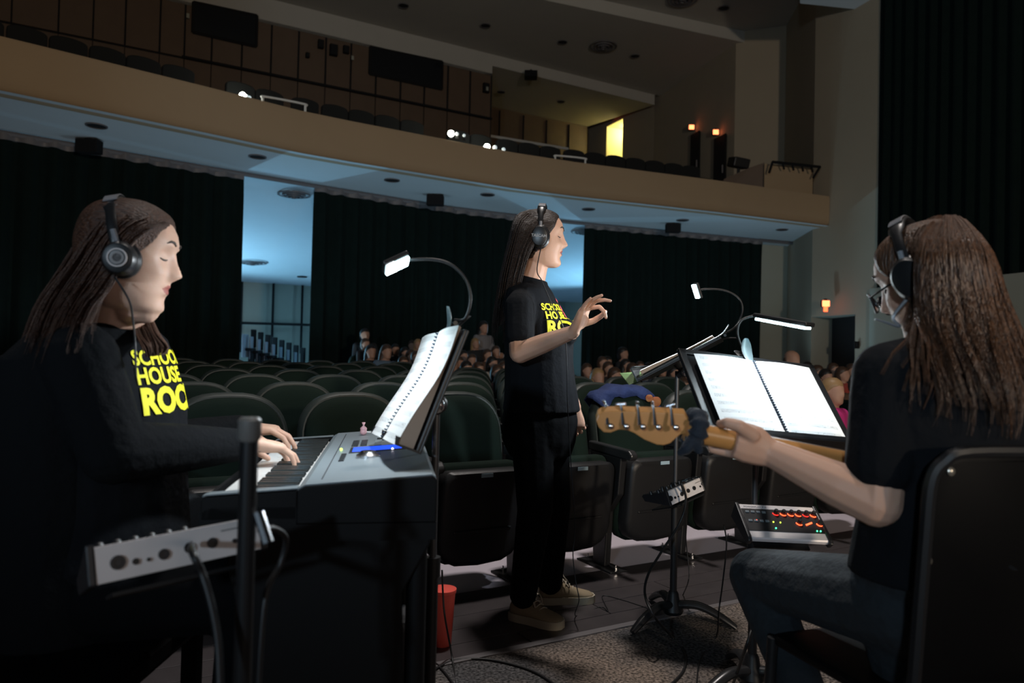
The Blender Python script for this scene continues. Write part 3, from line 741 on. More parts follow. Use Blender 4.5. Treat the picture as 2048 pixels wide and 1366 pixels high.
# audience positions first, so that empty seats leave room for them
AUD = []
def proj(p):
    q = CAM_R.transposed() @ (p - V((0, 0, CAM_H))); return 1024 + FPX * q.x / -q.z, 683 - FPX * q.y / -q.z, -q.z
aud_px = [  # px, py of the face, distance, adult?, hair, top, pose words
 (730, 671, 13.3, 1, 'black', 'black', 'standing adult in black at the left end of the audience'), (731, 689, 12.9, 0, 'brown', 'black', ''), (720, 701, 13.4, 0, 'black', 'black', ''),
 (742, 705, 12.6, 1, 'black', 'black', 'long dark haired adult in black beside the denim jacket'), (773, 705, 12.0, 1, 'brown', 'denim', 'adult in a blue denim jacket at the left of the audience'), (791, 700, 13.4, 0, 'black', 'black', ''),
 (807, 728, 10.6, 0, 'brown', 'grey', 'small child in a grey top in front of the denim jacket'), (824, 692, 14.3, 0, 'brown', 'brown', ''), (836, 690, 13.8, 0, 'blond', 'white', ''), (810, 707, 12.9, 0, 'black', 'black', ''),
 (822, 713, 11.9, 0, 'brown', 'black', ''), (832, 716, 11.4, 0, 'brown', 'brown', ''), (918, 728, 10.7, 0, 'brown', 'grey', ''), (927, 714, 12.2, 0, 'black', 'black', ''), (906, 731, 10.4, 0, 'brown', 'white', ''),
 (933, 739, 9.6, 0, 'black', 'black', 'child with short dark hair right of the keyboard sheet music'), (957, 740, 9.8, 0, 'brown', 'black', ''), (951, 688, 13.6, 0, 'blond', 'black', 'fair child in front of the grey shirted adult'),
 (967, 656, 14.2, 1, 'black', 'grey', 'adult in a grey shirt standing left of the conductor'), (975, 711, 12.4, 0, 'brown', 'brown', ''), (985, 728, 10.9, 0, 'black', 'white', ''), (995, 748, 8.7, 0, 'brown', 'pink', 'child in a pale pink top close behind the conductor'),
 (1008, 738, 9.9, 0, 'brown', 'red', ''), (944, 722, 11.6, 0, 'brown', 'brown', ''), (992, 704, 13.1, 0, 'brown', 'black', ''), (845, 722, 11.0, 0, 'brown', 'black', ''), (860, 716, 11.9, 0, 'black', 'brown', ''),
 (1246, 708, 14.2, 1, 'black', 'black', 'adult head rising above the crowd right of the conductor hand'), (1174, 742, 10.6, 0, 'brown', 'black', ''), (1205, 726, 12.3, 0, 'brown', 'brown', ''), (1215, 725, 13.2, 0, 'black', 'black', ''),
 (1217, 738, 11.0, 0, 'brown', 'black', ''), (1196, 756, 8.4, 0, 'blond', 'brown', 'fair haired child right of the conductor shirt'), (1265, 740, 11.2, 0, 'brown', 'brown', ''), (1252, 731, 12.6, 0, 'black', 'black', ''), (1280, 735, 12.8, 0, 'brown', 'black', ''),
 (1300, 738, 12.0, 0, 'black', 'grey', ''), (1325, 742, 11.2, 0, 'brown', 'black', ''), (1379, 738, 11.4, 0, 'brown', 'brown', ''), (1374, 762, 8.9, 0, 'brown', 'brown', ''), (1368, 776, 8.0, 0, 'brown', 'black', ''), (1348, 748, 10.0, 0, 'black', 'black', ''),
 (1230, 752, 9.4, 0, 'brown', 'grey', ''), (1584, 722, 9.0, 1, 'bald', 'grey', 'balding adult head just above the guitar sheet music'), (1615, 738, 11.5, 0, 'black', 'black', ''), (1636, 746, 10.2, 0, 'brown', 'black', ''), (1667, 741, 11.0, 0, 'brown', 'brown', ''),
 (1652, 756, 9.0, 0, 'black', 'brown', ''), (1703, 742, 11.0, 0, 'brown', 'black', ''), (1685, 750, 9.8, 0, 'brown', 'red', ''), (1666, 786, 5.6, 0, 'blond', 'magenta', 'fair child in a bright magenta top at the corner of the guitar score'),
 (1714, 768, 8.2, 0, 'brown', 'brown', 'child with brown fringe left of the guitarist shoulder'), (1738, 762, 6.4, 1, 'blond', 'denim', 'blond adult in pale blue just left of the guitarist shoulder'),
 (1630, 768, 8.2, 0, 'black', 'black', ''), (1722, 746, 10.0, 0, 'brown', 'grey', '')]
for (x, y, Y, ad, hair, top, lab) in sorted(aud_px, key=lambda a: a[2]):
    for k in range(40):                                   # step back along the sight line until the seat is free
        q = at_y(x, y, Y)
        if all((V((q.x, q.y, 0)) - V((a[0].x, a[0].y, 0))).length > .47 for a in AUD): break
        Y += .12
    AUD.append((q, ad, hair, top, lab, x))
row_n = ['second', 'third', 'fourth', 'fifth', 'sixth', 'seventh', 'eighth', 'ninth', 'tenth']
seat_no = {}
for k in range(1, 7):
    for c in range(-16, 24):
        p = S0 + B * (.95 * k) + U * (.53 * c - .03 * k)
        x, y, d = proj(V((p.x, p.y, .9)))
        if p.y < 2 or x < -40 - 250 / d or x > 1790 or d > 12.5: continue
        if k > 2 and x > 1080 and d > 7.5: continue
        if any((V((a[0].x, a[0].y, 0)) - p).length < .62 for a in AUD): continue
        blk = 'left of the keyboard stand' if x < 700 else 'between keyboard stand and conductor' if x < 1080 else 'right of the conductor'
        seat_no[(k, blk)] = seat_no.get((k, blk), 0) + 1
        lab = 'dark green %s row seat, %s from the left among those %s' % (row_n[k - 1], ORD[seat_no[(k, blk)] - 1], blk)
        place_seat(SEAT2, p, lab, 'seats of the %s row %s' % (row_n[k - 1], blk))
for pr_ in (SEAT1, SEAT2):
    for c in list(CHILD[pr_.name]):
        for g in CHILD.get(c.name, []): bpy.data.objects.remove(g)
        bpy.data.objects.remove(c)
    bpy.data.objects.remove(pr_)
# ================================================================== GEAR
Z3 = V((0, 0, 1))
M_desk = mat('stand_black', (.010, .010, .011), .42)
M_page = mat('page_plain', (.80, .82, .82), .85)
def page_mat():
    m = bpy.data.materials.new('music_page'); m.use_nodes = True; nt = m.node_tree; b = nt.nodes['Principled BSDF']
    b.inputs['Roughness'].default_value = .85
    uv = nt.nodes.new('ShaderNodeUVMap'); uv.uv_map = 'UVMap'
    sep = nt.nodes.new('ShaderNodeSeparateXYZ'); nt.links.new(uv.outputs[0], sep.inputs[0])
    def mth(op, a, b_=None, c=None):
        n = nt.nodes.new('ShaderNodeMath'); n.operation = op
        for i, x in enumerate((a, b_, c)):
            if x is None: continue
            if isinstance(x, (int, float)): n.inputs[i].default_value = x
            else: nt.links.new(x, n.inputs[i])
        return n.outputs[0]
    # ten systems down the page, each of five staff lines, with note clusters
    v10 = mth('MULTIPLY', sep.outputs[1], 10.0); fr = mth('FRACT', v10)
    band = mth('LESS_THAN', mth('ABSOLUTE', mth('SUBTRACT', fr, .5)), .22)
    lines = mth('LESS_THAN', mth('FRACT', mth('MULTIPLY', fr, 11.4)), .22)
    inx = mth('LESS_THAN', mth('ABSOLUTE', mth('SUBTRACT', sep.outputs[0], .5)), .43)
    nz = nt.nodes.new('ShaderNodeTexNoise'); nz.inputs['Scale'].default_value = 60; nt.links.new(uv.outputs[0], nz.inputs['Vector'])
    notes = mth('GREATER_THAN', nz.outputs['Fac'], .64)
    ink = mth('MULTIPLY', mth('MULTIPLY', mth('MAXIMUM', lines, notes), band), inx)
    mx = nt.nodes.new('ShaderNodeMix'); mx.data_type = 'RGBA'; nt.links.new(mth('MULTIPLY', ink, .85), mx.inputs['Factor'])
    mx.inputs['A'].default_value = (.82, .84, .84, 1); mx.inputs['B'].default_value = (.10, .12, .14, 1)
    nt.links.new(mx.outputs['Result'], b.inputs['Base Color'])
    return m
M_music = page_mat()
M_stack = mat('shaded_paper_stack', (.42, .32, .25), .9)  # warm shade on the page edges is put into this brown
M_coil = mat('coil_plastic', (.01, .03, .06), .4)
M_teal = mat('lamp_clip_plastic', (.10, .13, .14), .35)
M_led = mat('led_strip', (1, 1, 1), emit=(.55, .90, 1.0), es=26)

def desk_frame(c, yaw, t, rl):
    f = V((math.sin(yaw), -math.cos(yaw), 0)); n = f * math.cos(t) + Z3 * math.sin(t); u = Z3 * math.cos(t) - f * math.sin(t); x = u.cross(n)
    x2 = x * math.cos(rl) + u * math.sin(rl); return frame(c, x2, u * math.cos(rl) - x * math.sin(rl))
def music_stand(c, yaw, t, rl, base, label, w=.50, h=.33, foot=0, knob=True, off=-.012, collar=None):
    Fm = desk_frame(c, yaw, t, rl); T = thing('music_stand', label, 'music stand', (base[0], base[1], 0))
    m = MB(); m.box((0, 0, off - .006), (w, h, .006), Fm)
    dsk = m.build('desk', M_desk, T, bevel=.002)
    m = MB(); m.box((0, -h / 2, off + .022), (w, .005, .06), Fm); m.box((0, -h / 2 + .008, off + .05), (w, .018, .004), Fm); m.build('ledge', M_desk, dsk)
    m = MB(); m.box((w / 2 - .012, 0, off), (.024, h, .010), Fm); m.box((-w / 2 + .012, 0, off), (.024, h, .010), Fm); m.box((0, h / 2 - .01, off), (w, .02, .010), Fm); m.build('rim', M_desk, dsk, bevel=.003)
    bk = Fm @ V((0, -.02, off - .05)); top = V((base[0], base[1], bk.z - .02))
    m = MB(); m.tube([Fm @ V((0, -.02, off - .005)), bk, top], [.03, .02, .014], 10); m.sphere(bk, .024, 8); m.build('swivel', M_black, T, smooth='auto')
    m = MB(); m.tube([top + V((0, 0, .02)), (base[0], base[1], .52)], .0095, 10); m.build('upper_pole', mat('pole_steel', (.10, .10, .105), .35, .6), T, smooth='auto')
    m = MB(); m.tube([(base[0], base[1], .56), (base[0], base[1], .04)], .015, 12); m.build('lower_pole', M_black, T, smooth='auto')
    m = MB(); m.tube([(base[0], base[1], .58), (base[0], base[1], .53)], .020, 12); m.build('collar', M_black, T, smooth='auto')
    if knob:
        kb = bk + V((0, -.045, .0)); m = MB(); m.sphere(kb, .021, 10, (1, .7, 1)); m.tube([bk, kb], .008, 8); m.build('knob', M_chrome, T, smooth=True)
    m = MB(); m.lathe([(.016, .13), (.022, .12), (.028, .09), (.04, .065), (.044, .05), (.036, .035), (.02, .03)], Matrix.Translation((base[0], base[1], 0)), 18); m.build('hub', M_black, T, smooth='auto')
    for k in range(3):
        a = foot + k * 2 * PI / 3; d = V((math.cos(a), math.sin(a), 0)); o_ = V((base[0], base[1], 0))
        pts = spline([o_ + d * .02 + Z3 * .075, o_ + d * .10 + Z3 * .082, o_ + d * .18 + Z3 * .055, o_ + d * .255 + Z3 * .013], 5)
        m = MB(); m.tube(pts, [.021, .021, .020, .019, .013], 10, flat=.8); m.build('leg', mat('cast_leg', (.035, .035, .037), .3, .4), T, smooth='auto')
    return T, Fm

def book(Fm, label, W=.43, H=.28, curl=.0, name='sheet_music', z=0):
    org = Fm @ V((0, -H / 2, z)); T = thing(name, label, 'sheet music', org)
    for side in (-1, 1):
        m = MB(); nx, ny = 8, 12; vs, uvs = [], []
        for j in range(ny + 1):
            for i in range(nx + 1):
                fx, fy = i / nx, j / ny
                x = side * (.004 + fx * (W / 2 - .004)); y = -H / 2 + fy * H
                dz = .004 + .006 * math.sin(fx * PI) + curl * ((1 - fy) ** 2) * .10 + curl * .012 * math.sin(fy * 7)
                vs.append(Fm @ V((x, y, z + dz))); uvs.append((fx if side > 0 else 1 - fx, fy))
        fs = [(j * (nx + 1) + i, j * (nx + 1) + i + 1, (j + 1) * (nx + 1) + i + 1, (j + 1) * (nx + 1) + i) for j in range(ny) for i in range(nx)]
        m.add(vs, fs); me = m.mesh('page', M_music, True)
        ul = me.uv_layers.new(name='UVMap')
        for lp in me.loops: ul.data[lp.index].uv = uvs[lp.vertex_index]
        link('page', me, T)
        def top_(fx, fy): return .004 + .006 * math.sin(fx * PI) + curl * ((1 - fy) ** 2) * .10 + curl * .012 * math.sin(fy * 7) - .0015
        rg_ = []
        for q in range(11):
            fy = q / 10; row = [Fm @ V((side * (.004 + k / 6 * (W / 2 - .005)), -H / 2 + fy * H * .998, z + top_(k / 6, fy))) for k in range(7)]
            low = [Fm @ V((side * (.004 + k / 6 * (W / 2 - .012)), -H / 2 + fy * H * .998, z - .002)) for k in range(6, -1, -1)]
            rg_.append(row + low)
        m = MB(); m.loft(rg_); m.build('page_block', M_stack, T, smooth='auto')
    n = 32
    m0 = MB(); m0.lathe([(.0042, -.0018), (.0064, 0), (.0042, .0018)], None, 8, False)
    cme = None
    for k in range(n):
        fy = (k + .5) / n; c = Fm @ V((0, -H / 2 + fy * H, z + .005 + curl * ((1 - fy) ** 2) * .10 + curl * .012 * math.sin(fy * 7)))
        if cme is None:
            cme = m0.mesh('coil_ring', M_coil, True); R3 = (Fm.to_3x3() @ Matrix.Rotation(PI / 2, 3, 'X'))
            cme.transform(R3.to_4x4())
        o_ = bpy.data.objects.new('coil_ring', cme); COL.objects.link(o_); o_.parent = T; o_.location = c - org
    return T

def stand_lamp(clip, neck, head_a, head_b, hw, label, face, energy, spot=None, Fm=None, bar=False, tgt=None, color=(.86, .94, 1.0)):
    """clip point, gooseneck path, lamp head running a->b, lit side towards face"""
    T = thing('stand_lamp', label, 'lamp', clip)
    x = (V(head_b) - V(head_a)); L = x.length; H = frame((V(head_a) + V(head_b)) / 2, x, V(face).cross(x))
    if H.to_3x3().col[2].dot(V(face)) < 0: H = frame((V(head_a) + V(head_b)) / 2, -x, V(face).cross(-x))
    if H.to_3x3().col[2].dot(V(face)) < 0: H = H @ Matrix.Rotation(PI, 4, 'X')
    m = MB(); m.box((0, 0, -.008), (L * 1.04, hw * 1.15, .014), H); m.build('head', M_black, T, bevel=.004)
    m = MB(); m.box((0, 0, .003), (L * .94, hw * .95, .008), H); m.build('led', M_led, T, bevel=.002)
    m = MB(); m.tube(spline(neck, 8), .0042, 8); m.build('gooseneck', M_black, T, smooth=True)
    if Fm is not None:
        up = Fm.to_3x3().col[1]; nr = Fm.to_3x3().col[2]; xx = Fm.to_3x3().col[0]
        m = MB()
        for sgn in (1, -1):
            pts = [V(clip) + nr * (.006 * sgn) - up * .03, V(clip) + nr * (.012 * sgn) + up * .01, V(clip) + nr * (.030 * sgn) + up * .045]
            m = MB(); m.loft([ell(p, xx * w_, nr * .004, 10) for p, w_ in zip(spline(pts, 4), (.010, .014, .017, .019, .020, .02, .018, .014, .009))]); m.build('clip_jaw', M_teal if sgn > 0 else M_black, T, smooth='auto')
        m = MB(); m.tube([V(clip) + up * .012 - xx * .016, V(clip) + up * .012 + xx * .016], .006, 8); m.build('clip_pin', M_black, T, smooth='auto')
    cen = H @ V((0, 0, .03)); tg = tgt if tgt is not None else cen + V(face)
    lo = light('lamp_light', 'AREA', cen - ORG[T.name], None, energy, color, L * .9, hw)
    lo.parent = T; lo.rotation_euler = (V(tg) - cen).to_track_quat('-Z', 'Y').to_euler()
    return T

# ---- keyboard player's stand (seen edge-on), conductor's stand, guitarist's stand
KC = V((-.233, 1.84, 1.013))
Tk, Fk = music_stand(KC, -1.282, .367, .051, (-.190, 1.868), 'black music stand behind the keyboard, seen edge-on with lit pages', foot=.5, w=.455, h=.295)
book(Fk, 'open coil-bound score on the keyboard player stand, brightly lit', .45, .30, curl=.35)
clipk = Fk @ V((.06, .165, -.012))
nk = [clipk + V((.004, .0, .02))] + [at_y(x, y, 1.80) for x, y in ((930, 637), (941, 600), (932, 560), (903, 530), (865, 519), (812, 520))]
stand_lamp(clipk, nk, at_y(770, 541, 1.78), at_y(817, 519, 1.80), .055, 'lit clip-on lamp over the keyboard player score', V((-.15, -.30, -1)), 5.2, Fm=Fk, tgt=V((-.60, 1.68, 1.02)))

CC = at_y(1362, 712, 3.05)
Tc, Fc = music_stand(CC, -1.87, 1.06, .0, (.70, 3.06), 'tall black music stand with tripod foot beside the conductor', w=.50, h=.36, foot=-2.45)
book(Fc, 'thick open score on the conductor stand, seen from the edge', .46, .31, curl=.10)
clipc = Fc @ V((.10, .185, -.012))
nc = [clipc + V((.01, -.005, .015))] + [at_y(x, y, 3.0) for x, y in ((1472, 652), (1485, 622), (1478, 597), (1450, 581), (1412, 578), (1398, 581))]
stand_lamp(clipc, nc, at_y(1388, 568, 2.99), at_y(1397, 597, 3.0), .03, 'lit clip-on lamp above the conductor stand', V((-1, -.25, -.25)), 8.5, Fm=Fc, tgt=V((.40, 2.9, 1.0)))
m = MB(); a = Fc @ V((-.25, -.18, -.01)); q = [at_y(1240, 748, 3.05), at_y(1258, 770, 2.95), at_y(1292, 755, 2.95), at_y(1290, 744, 3.05)]
m.prism(q, (0, .004, .004)); tag(m.build('green_folder', mat('green_folder_card', (.05, .09, .025), .6), loc=q[0]), 'green folder corner sticking out below the conductor score', 'folder')

GC = V((.784, 2.203, .989)) * 1.0
Tg, Fg = music_stand(V((GC.x, GC.y, GC.z)), .411, .697, -.108, (.822, 2.43), 'black music stand holding a glowing white score before the guitarist', foot=PI / 2, w=.52, h=.34, knob=False)
book(Fg, 'wide open coil-bound score glowing white in front of the guitarist', .44, .285, curl=.02)
clipg = Fg @ V((-.005, .175, -.01))
ng = [clipg + V((0, 0, .02))] + [at_y(x, y, 2.32) for x, y in ((1482, 690), (1475, 663), (1484, 640), (1515, 630))]
stand_lamp(clipg, ng, at_y(1515, 636, 2.30), at_y(1618, 655, 2.12), .035, 'long bar clip-on lamp over the glowing guitar score', V((-.02, .0, -1)), 2.1, Fm=Fg, bar=True, tgt=V((.82, 2.12, .95)))

# ---- keyboard and its console stand
KA = V((-.608, 1.435, 0)); E1 = V((-.165, .986, 0)).normalized(); E2 = V((E1.y, -E1.x, 0))
KM = Matrix((E1, E2, Z3)).transposed().to_4x4(); KM.translation = KA
def K(l, p, z): return KM @ V((l, p, z))
KL, KD = .96, .466
M_kb = mat('keyboard_grey_plastic', (.19, .225, .245), .42, bump=.05, bscale=500)
M_kbd = mat('keyboard_black_plastic', (.005, .005, .0055), .6, spec=.2)
M_wkey = mat('white_key', (.72, .72, .70), .25)
M_bkey = mat('black_key', (.030, .034, .034), .2)
T = thing('keyboard', 'grey electronic keyboard with a blue screen played by the seated woman', 'keyboard', K(0, 0, .70))
def kprof(l, pts): return [K(l, p, z) for p, z in pts]
base_p = [(0, .715), (0, .775), (.02, .785), (.185, .785), (.185, .75), (KD, .75), (KD, .715)]
m = MB(); m.loft([kprof(l, base_p) for l in (0, KL)]); m.build('lower_case', M_kbd, T)
top_p = [(.185, .75), (.185, .818), (.20, .826), (.455, .846), (KD, .838), (KD, .75)]
m = MB(); m.loft([kprof(l, top_p) for l in (.0, KL)]); kb_top = m.build('top_case', M_kbd, T, bevel=.003)
m = MB(); m.loft([[K(l, p, z) for p, z in ((.186, .8185), (.20, .8265), (.455, .8465), (.463, .842), (.463, .8445), (.455, .8495), (.20, .8295), (.186, .8215))] for l in (.003, KL - .003)]); m.build('top_panel', M_kb, T)
for l0, l1 in ((0, .035), (KL - .035, KL)):
    m = MB(); m.loft([kprof(l, [(.002, .76), (.002, .80), (.01, .806), (.185, .818), (.185, .76)]) for l in (l0, l1)]); m.build('cheek', M_kbd, T, bevel=.002)
    m = MB(); m.loft([kprof(l, [(.004, .806), (.012, .8085), (.185, .8205), (.185, .823), (.012, .811), (.004, .809)]) for l in (l0 + .002, l1 - .002)]); m.build('cheek_top_lit', M_kb, T)  # grey strip paints the light on the cheek's top face
m = MB(); m.box((KL / 2, .003, .79), (KL - .07, .008, .02), KM); m.build('key_slip', M_kbd, T)
nw = 36; kw = (KL - .075) / nw
wk = MB(); wk.box((kw / 2, .0725, -.009), (kw - .0014, .145, .018)); wkm = wk.mesh('white_key', M_wkey, bevel=.0015, seg=1)
bk_ = MB(); bk_.box((0, .100, .004), (.0105, .088, .008)); bkm = bk_.mesh('black_key', M_bkey, bevel=.0018, seg=1)
rot = KM.to_3x3()
for k in range(nw):
    for kind in (0, 1):
        if kind and (k % 7) in (2, 6): continue
        o = bpy.data.objects.new('black_key' if kind else 'white_key', (bkm if kind else wkm).copy() if False else (bkm if kind else wkm)); COL.objects.link(o); o.parent = T
        mm = KM.copy(); mm.translation = K(.0375 + k * kw + (kw if kind else 0), .03, .806) - ORG[T.name]
        if KM.determinant() < 0: pass
        o.matrix_local = mm
# panel details
def ptop(p): return .829 + (p - .20) / .255 * .020
def slab(name, l0, l1, p0, p1, h, mt, parent=T, lift=.0, bev=.001):
    m = MB(); b0, b1 = ptop(p0) + lift, ptop(p1) + lift
    m.add([K(l0, p0, b0 - .004), K(l1, p0, b0 - .004), K(l1, p1, b1 - .004), K(l0, p1, b1 - .004), K(l0, p0, b0 + h), K(l1, p0, b0 + h), K(l1, p1, b1 + h), K(l0, p1, b1 + h)], [(3, 2, 1, 0), (4, 5, 6, 7), (0, 1, 5, 4), (1, 2, 6, 5), (2, 3, 7, 6), (3, 0, 4, 7)])
    return m.build(name, mt, parent, bevel=bev)
M_kdark = mat('panel_dark', (.03, .033, .036), .35)
M_lcd = mat('lcd_blue', (.02, .05, .6), emit=(.02, .10, 1.0), es=1.1)
slab('panel_seam', .05, KL - .05, .226, .230, .0006, M_dark)
slab('screen_bezel', .425, .535, .262, .41, .002, M_kdark, lift=.0005)
scr = slab('lcd_screen', .44, .52, .27, .40, .0035, M_lcd)
for i in range(5):
    for j in range(2): slab('button', .56 + i * .026, .578 + i * .026, .262 + j * .024, .280 + j * .024, .004, M_kdark)
for i in range(4): slab('button', .55 + i * .03, .572 + i * .03, .325, .345, .004, M_kb)
slab('button', .66, .70, .33, .37, .005, M_bkey)
for i in range(5): slab('button', .29 + i * .026, .308 + i * .026, .245, .258, .004, M_kdark)
m = MB(); c = K(.335, .315, ptop(.315)); m.lathe([(.030, -.002), (.030, .006), (.022, .010), (.018, .016), (.003, .016)], Matrix.Translation(c), 24); m.build('data_dial', M_chrome, T, smooth='auto')
m = MB(); c = K(.505, .238, ptop(.238) + .003); m.sphere(c, .0035, 8); m.build('power_led', mat('led_green_yellow', (.6, .9, .1), emit=(.55, 1, .05), es=6), T, smooth=True)
m = MB(); c = K(.43, .375, ptop(.375) + .004); m.sphere(c, .003, 6); m.build('indicator_led', mat('led_white', (1, 1, 1), emit=(1, .9, 1), es=4), T, smooth=True)
# console
T = thing('keyboard_stand', 'solid black console stand under the keyboard', 'keyboard stand', K(0, .1, 0))
for l0 in (.02, KL - .06):
    m = MB(); m.loft([[K(l, p, z) for p, z in ((.06, .0), (.40, .0), (.42, .05), (.40, .60), (.455, .70), (.455, .713), (.05, .713), (.05, .66), (.08, .55))] for l in (l0, l0 + .04)]); m.build('end_panel', M_kbd, T, bevel=.004)
m = MB(); m.loft([[K(l, p, z) for p, z in ((.33, .10), (.355, .10), (.355, .713), (.33, .713))] for l in (.06, KL - .06)]); m.build('modesty_panel', M_kbd, T)
m = MB(); m.tube([K(.05, .43, .03), K(.05, .43, .70)], .022, 12); m.build('leg', M_kbd, T, smooth='auto')
m = MB(); m.tube([K(KL - .05, .43, .03), K(KL - .05, .43, .70)], .022, 12); m.build('leg', M_kbd, T, smooth='auto')
m = MB(); m.box((KL / 2, .40, .66), (KL - .12, .10, .09), KM); m.build('speaker_box', M_kbd, T, bevel=.01)
# lollipop on the far end
c = at_y(663, 862, 2.28); c.z = max(c.z, K(0, .2, 0).z + .84)
c = K(KL - .12, .285, ptop(.285) + .011)
T = thing('lollipop', 'small pink wrapped lollipop lying on the far end of the keyboard', 'lollipop', c - V((0, 0, .011)))
m = MB(); m.sphere(c, .011, 10); m.lathe([(.009, 0), (.011, .012), (.002, .02), (.006, .03)], Matrix.Translation(c), 10); m.build('wrapper', mat('pink_wrapper', (.75, .42, .45), .35), T, smooth=True)
m = MB(); m.tube([c, c + E2 * .085 - V((0, 0, .004))], .0022, 6); m.build('stick', M_white, T)

# ---- personal mixers
M_silver = mat('mixer_silver', (.86, .79, .77), .4, .1, var=.04, vscale=40)
M_mixb = mat('mixer_black_panel', (.018, .018, .020), .4)
M_red = mat('mixer_led_red', (1, .1, .03), emit=(1, .07, .02), es=5)
M_reddim = mat('mixer_led_red_dim', (.8, .03, .02), emit=(1, .03, .02), es=1.6)
M_grn = mat('mixer_led_green', (.1, 1, .4), emit=(.05, 1, .35), es=5)
M_yel = mat('mixer_led_yellow', (.7, 1, .1), emit=(.6, 1, .05), es=4)
M_print = mat('grey_print', (.05, .05, .055), .7)
def flat_text(txt, size, Fm, x, y, z, mt, parent, bold=0):
    me = text_mesh(txt, size, bold); me.materials.clear(); me.materials.append(mt)
    me.transform(Fm @ Matrix.Translation((x, y, z))); return link('print', me, parent)
def mixer(Fm, label, lit=False, jacks=True, w=.255, d=.145, ang=0.0):
    """Fm: x right (player view), y up the panel, z out of the panel; wedge body below"""
    T = thing('personal_mixer', label, 'mixer', Fm @ V((0, 0, -.03)))
    bb = (d / 2 - .056 * math.sin(ang), -.056 * math.cos(ang)); pr = [(-d / 2, -.004), (-d / 2, -.014), bb, (d / 2, -.002), (d / 2 - .004, 0), (-d / 2 + .004, 0)]
    m = MB(); m.loft([[Fm @ V((x, y, z)) for y, z in pr] for x in (-w / 2 + .006, w / 2 - .006)]); m.build('case', M_silver, T)
    for sx in (-1, 1):
        m = MB(); m.loft([[Fm @ V((sx * (w / 2 - .006) + xx * sx, y, z)) for y, z in ((-d / 2 - .012, .0), (-d / 2 - .004, -.024), (bb[0] + .002, bb[1] - .003), (d / 2 + .004, .003), (-d / 2, .006))] for xx in (0, .012)]); m.build('side_cheek', M_mixb, T, bevel=.003)
    m = MB(); m.box((0, .004, .0008), (w - .014, d * .64, .0022), Fm); pn = m.build('panel', M_mixb, T)
    nk_ = []
    for i in range(6): nk_.append((-.012 + i * .0245, .036))
    nk_ += [(.052 - .0, -.002), (.112 + .006, -.002)]
    for i, (x, y) in enumerate(nk_):
        m = MB(); m.lathe([(.0072, 0), (.0070, .012), (.0058, .014), (.0015, .014)], Fm @ Matrix.Translation((x, y, .002)), 14); kn = m.build('knob', M_mixb, T, smooth='auto')
        if lit:
            m = MB(); pts = [Fm @ V((x + .0105 * math.cos(a), y + .0105 * math.sin(a), .003)) for a in [math.radians(185 + 12 * q) for q in range(11)]]
            m.tube(pts, .0015, 6); m.build('led_arc', M_reddim if i in (0, 4) else M_red, kn)
    for i in range(8):
        m = MB(); m.box((-.105 + (i % 4) * .018, .036 - (i // 4) * .038, .003), (.012, .008, .004), Fm); m.build('button', M_kb, T, bevel=.001)
    if lit:
        for x, y, mt in ((-.085, .0, M_red), (-.032, -.004, M_yel), (-.010, -.005, M_yel), (-.032, -.030, M_grn), (.098, -.034, M_grn), (.109, -.034, M_grn)):
            m = MB(); m.sphere(Fm @ V((x, y, .003)), .0024, 6); m.build('status_led', mt, T, smooth=True)
        for k in range(7):
            m = MB(); m.box((.072 + k * .0034, -.010 + k * .0016, .003), (.0028, .005, .002), Fm); m.build('meter_segment', M_red, T)
    flat_text('POWERPLAY P16', .010, Fm, -w / 2 + .018, d / 2 - .016, .0012, M_print, pn)
    flat_text('16-CHANNEL DIGITAL PERSONAL MIXER', .0055, Fm, -w / 2 + .018, d / 2 - .024, .0012, M_print, pn)
    if jacks:
        for (x, z, r) in ((-.095, -.028, .0055), (-.080, -.034, .004), (-.045, -.030, .0085), (-.01, -.030, .0085), (.028, -.032, .0085), (.050, -.035, .003), (.068, -.034, .005), (.092, -.030, .011)):
            dn_ = V((0, -math.sin(ang), -math.cos(ang))); no_ = V((0, math.cos(ang), -math.sin(ang)))
            c_ = V((x, d / 2, 0)) + dn_ * (-z) + no_ * .001; Jm = Fm @ frame(c_, (1, 0, 0), no_.cross(V((1, 0, 0))))
            m = MB(); m.lathe([(r, 0), (r, .003), (r * .6, .003), (r * .55, -.001)], Jm, 14); m.build('jack', M_mixb, T, smooth='auto')
        c_ = V((-.085, d / 2, 0)) + dn_ * .014 + no_ * .0008; m = MB(); m.box((0, 0, 0), (.05, .0016, .001), Fm @ frame(c_, (1, 0, 0), no_.cross(V((1, 0, 0))))); m.build('print', M_print, T)
    return T
# near mixer on the mic pole: its back panel faces the camera
f = V((math.sin(.639), -math.cos(.639), 0)); nb = (f * math.cos(.192) + Z3 * math.sin(.192)); ub = (Z3 * math.cos(.192) - f * math.sin(.192)); xb = ub.cross(nb)
xb2 = xb * math.cos(.078) + ub * math.sin(.078); ub2 = ub * math.cos(.078) - xb * math.sin(.078)
c = V((-.517, 1.161, .782))
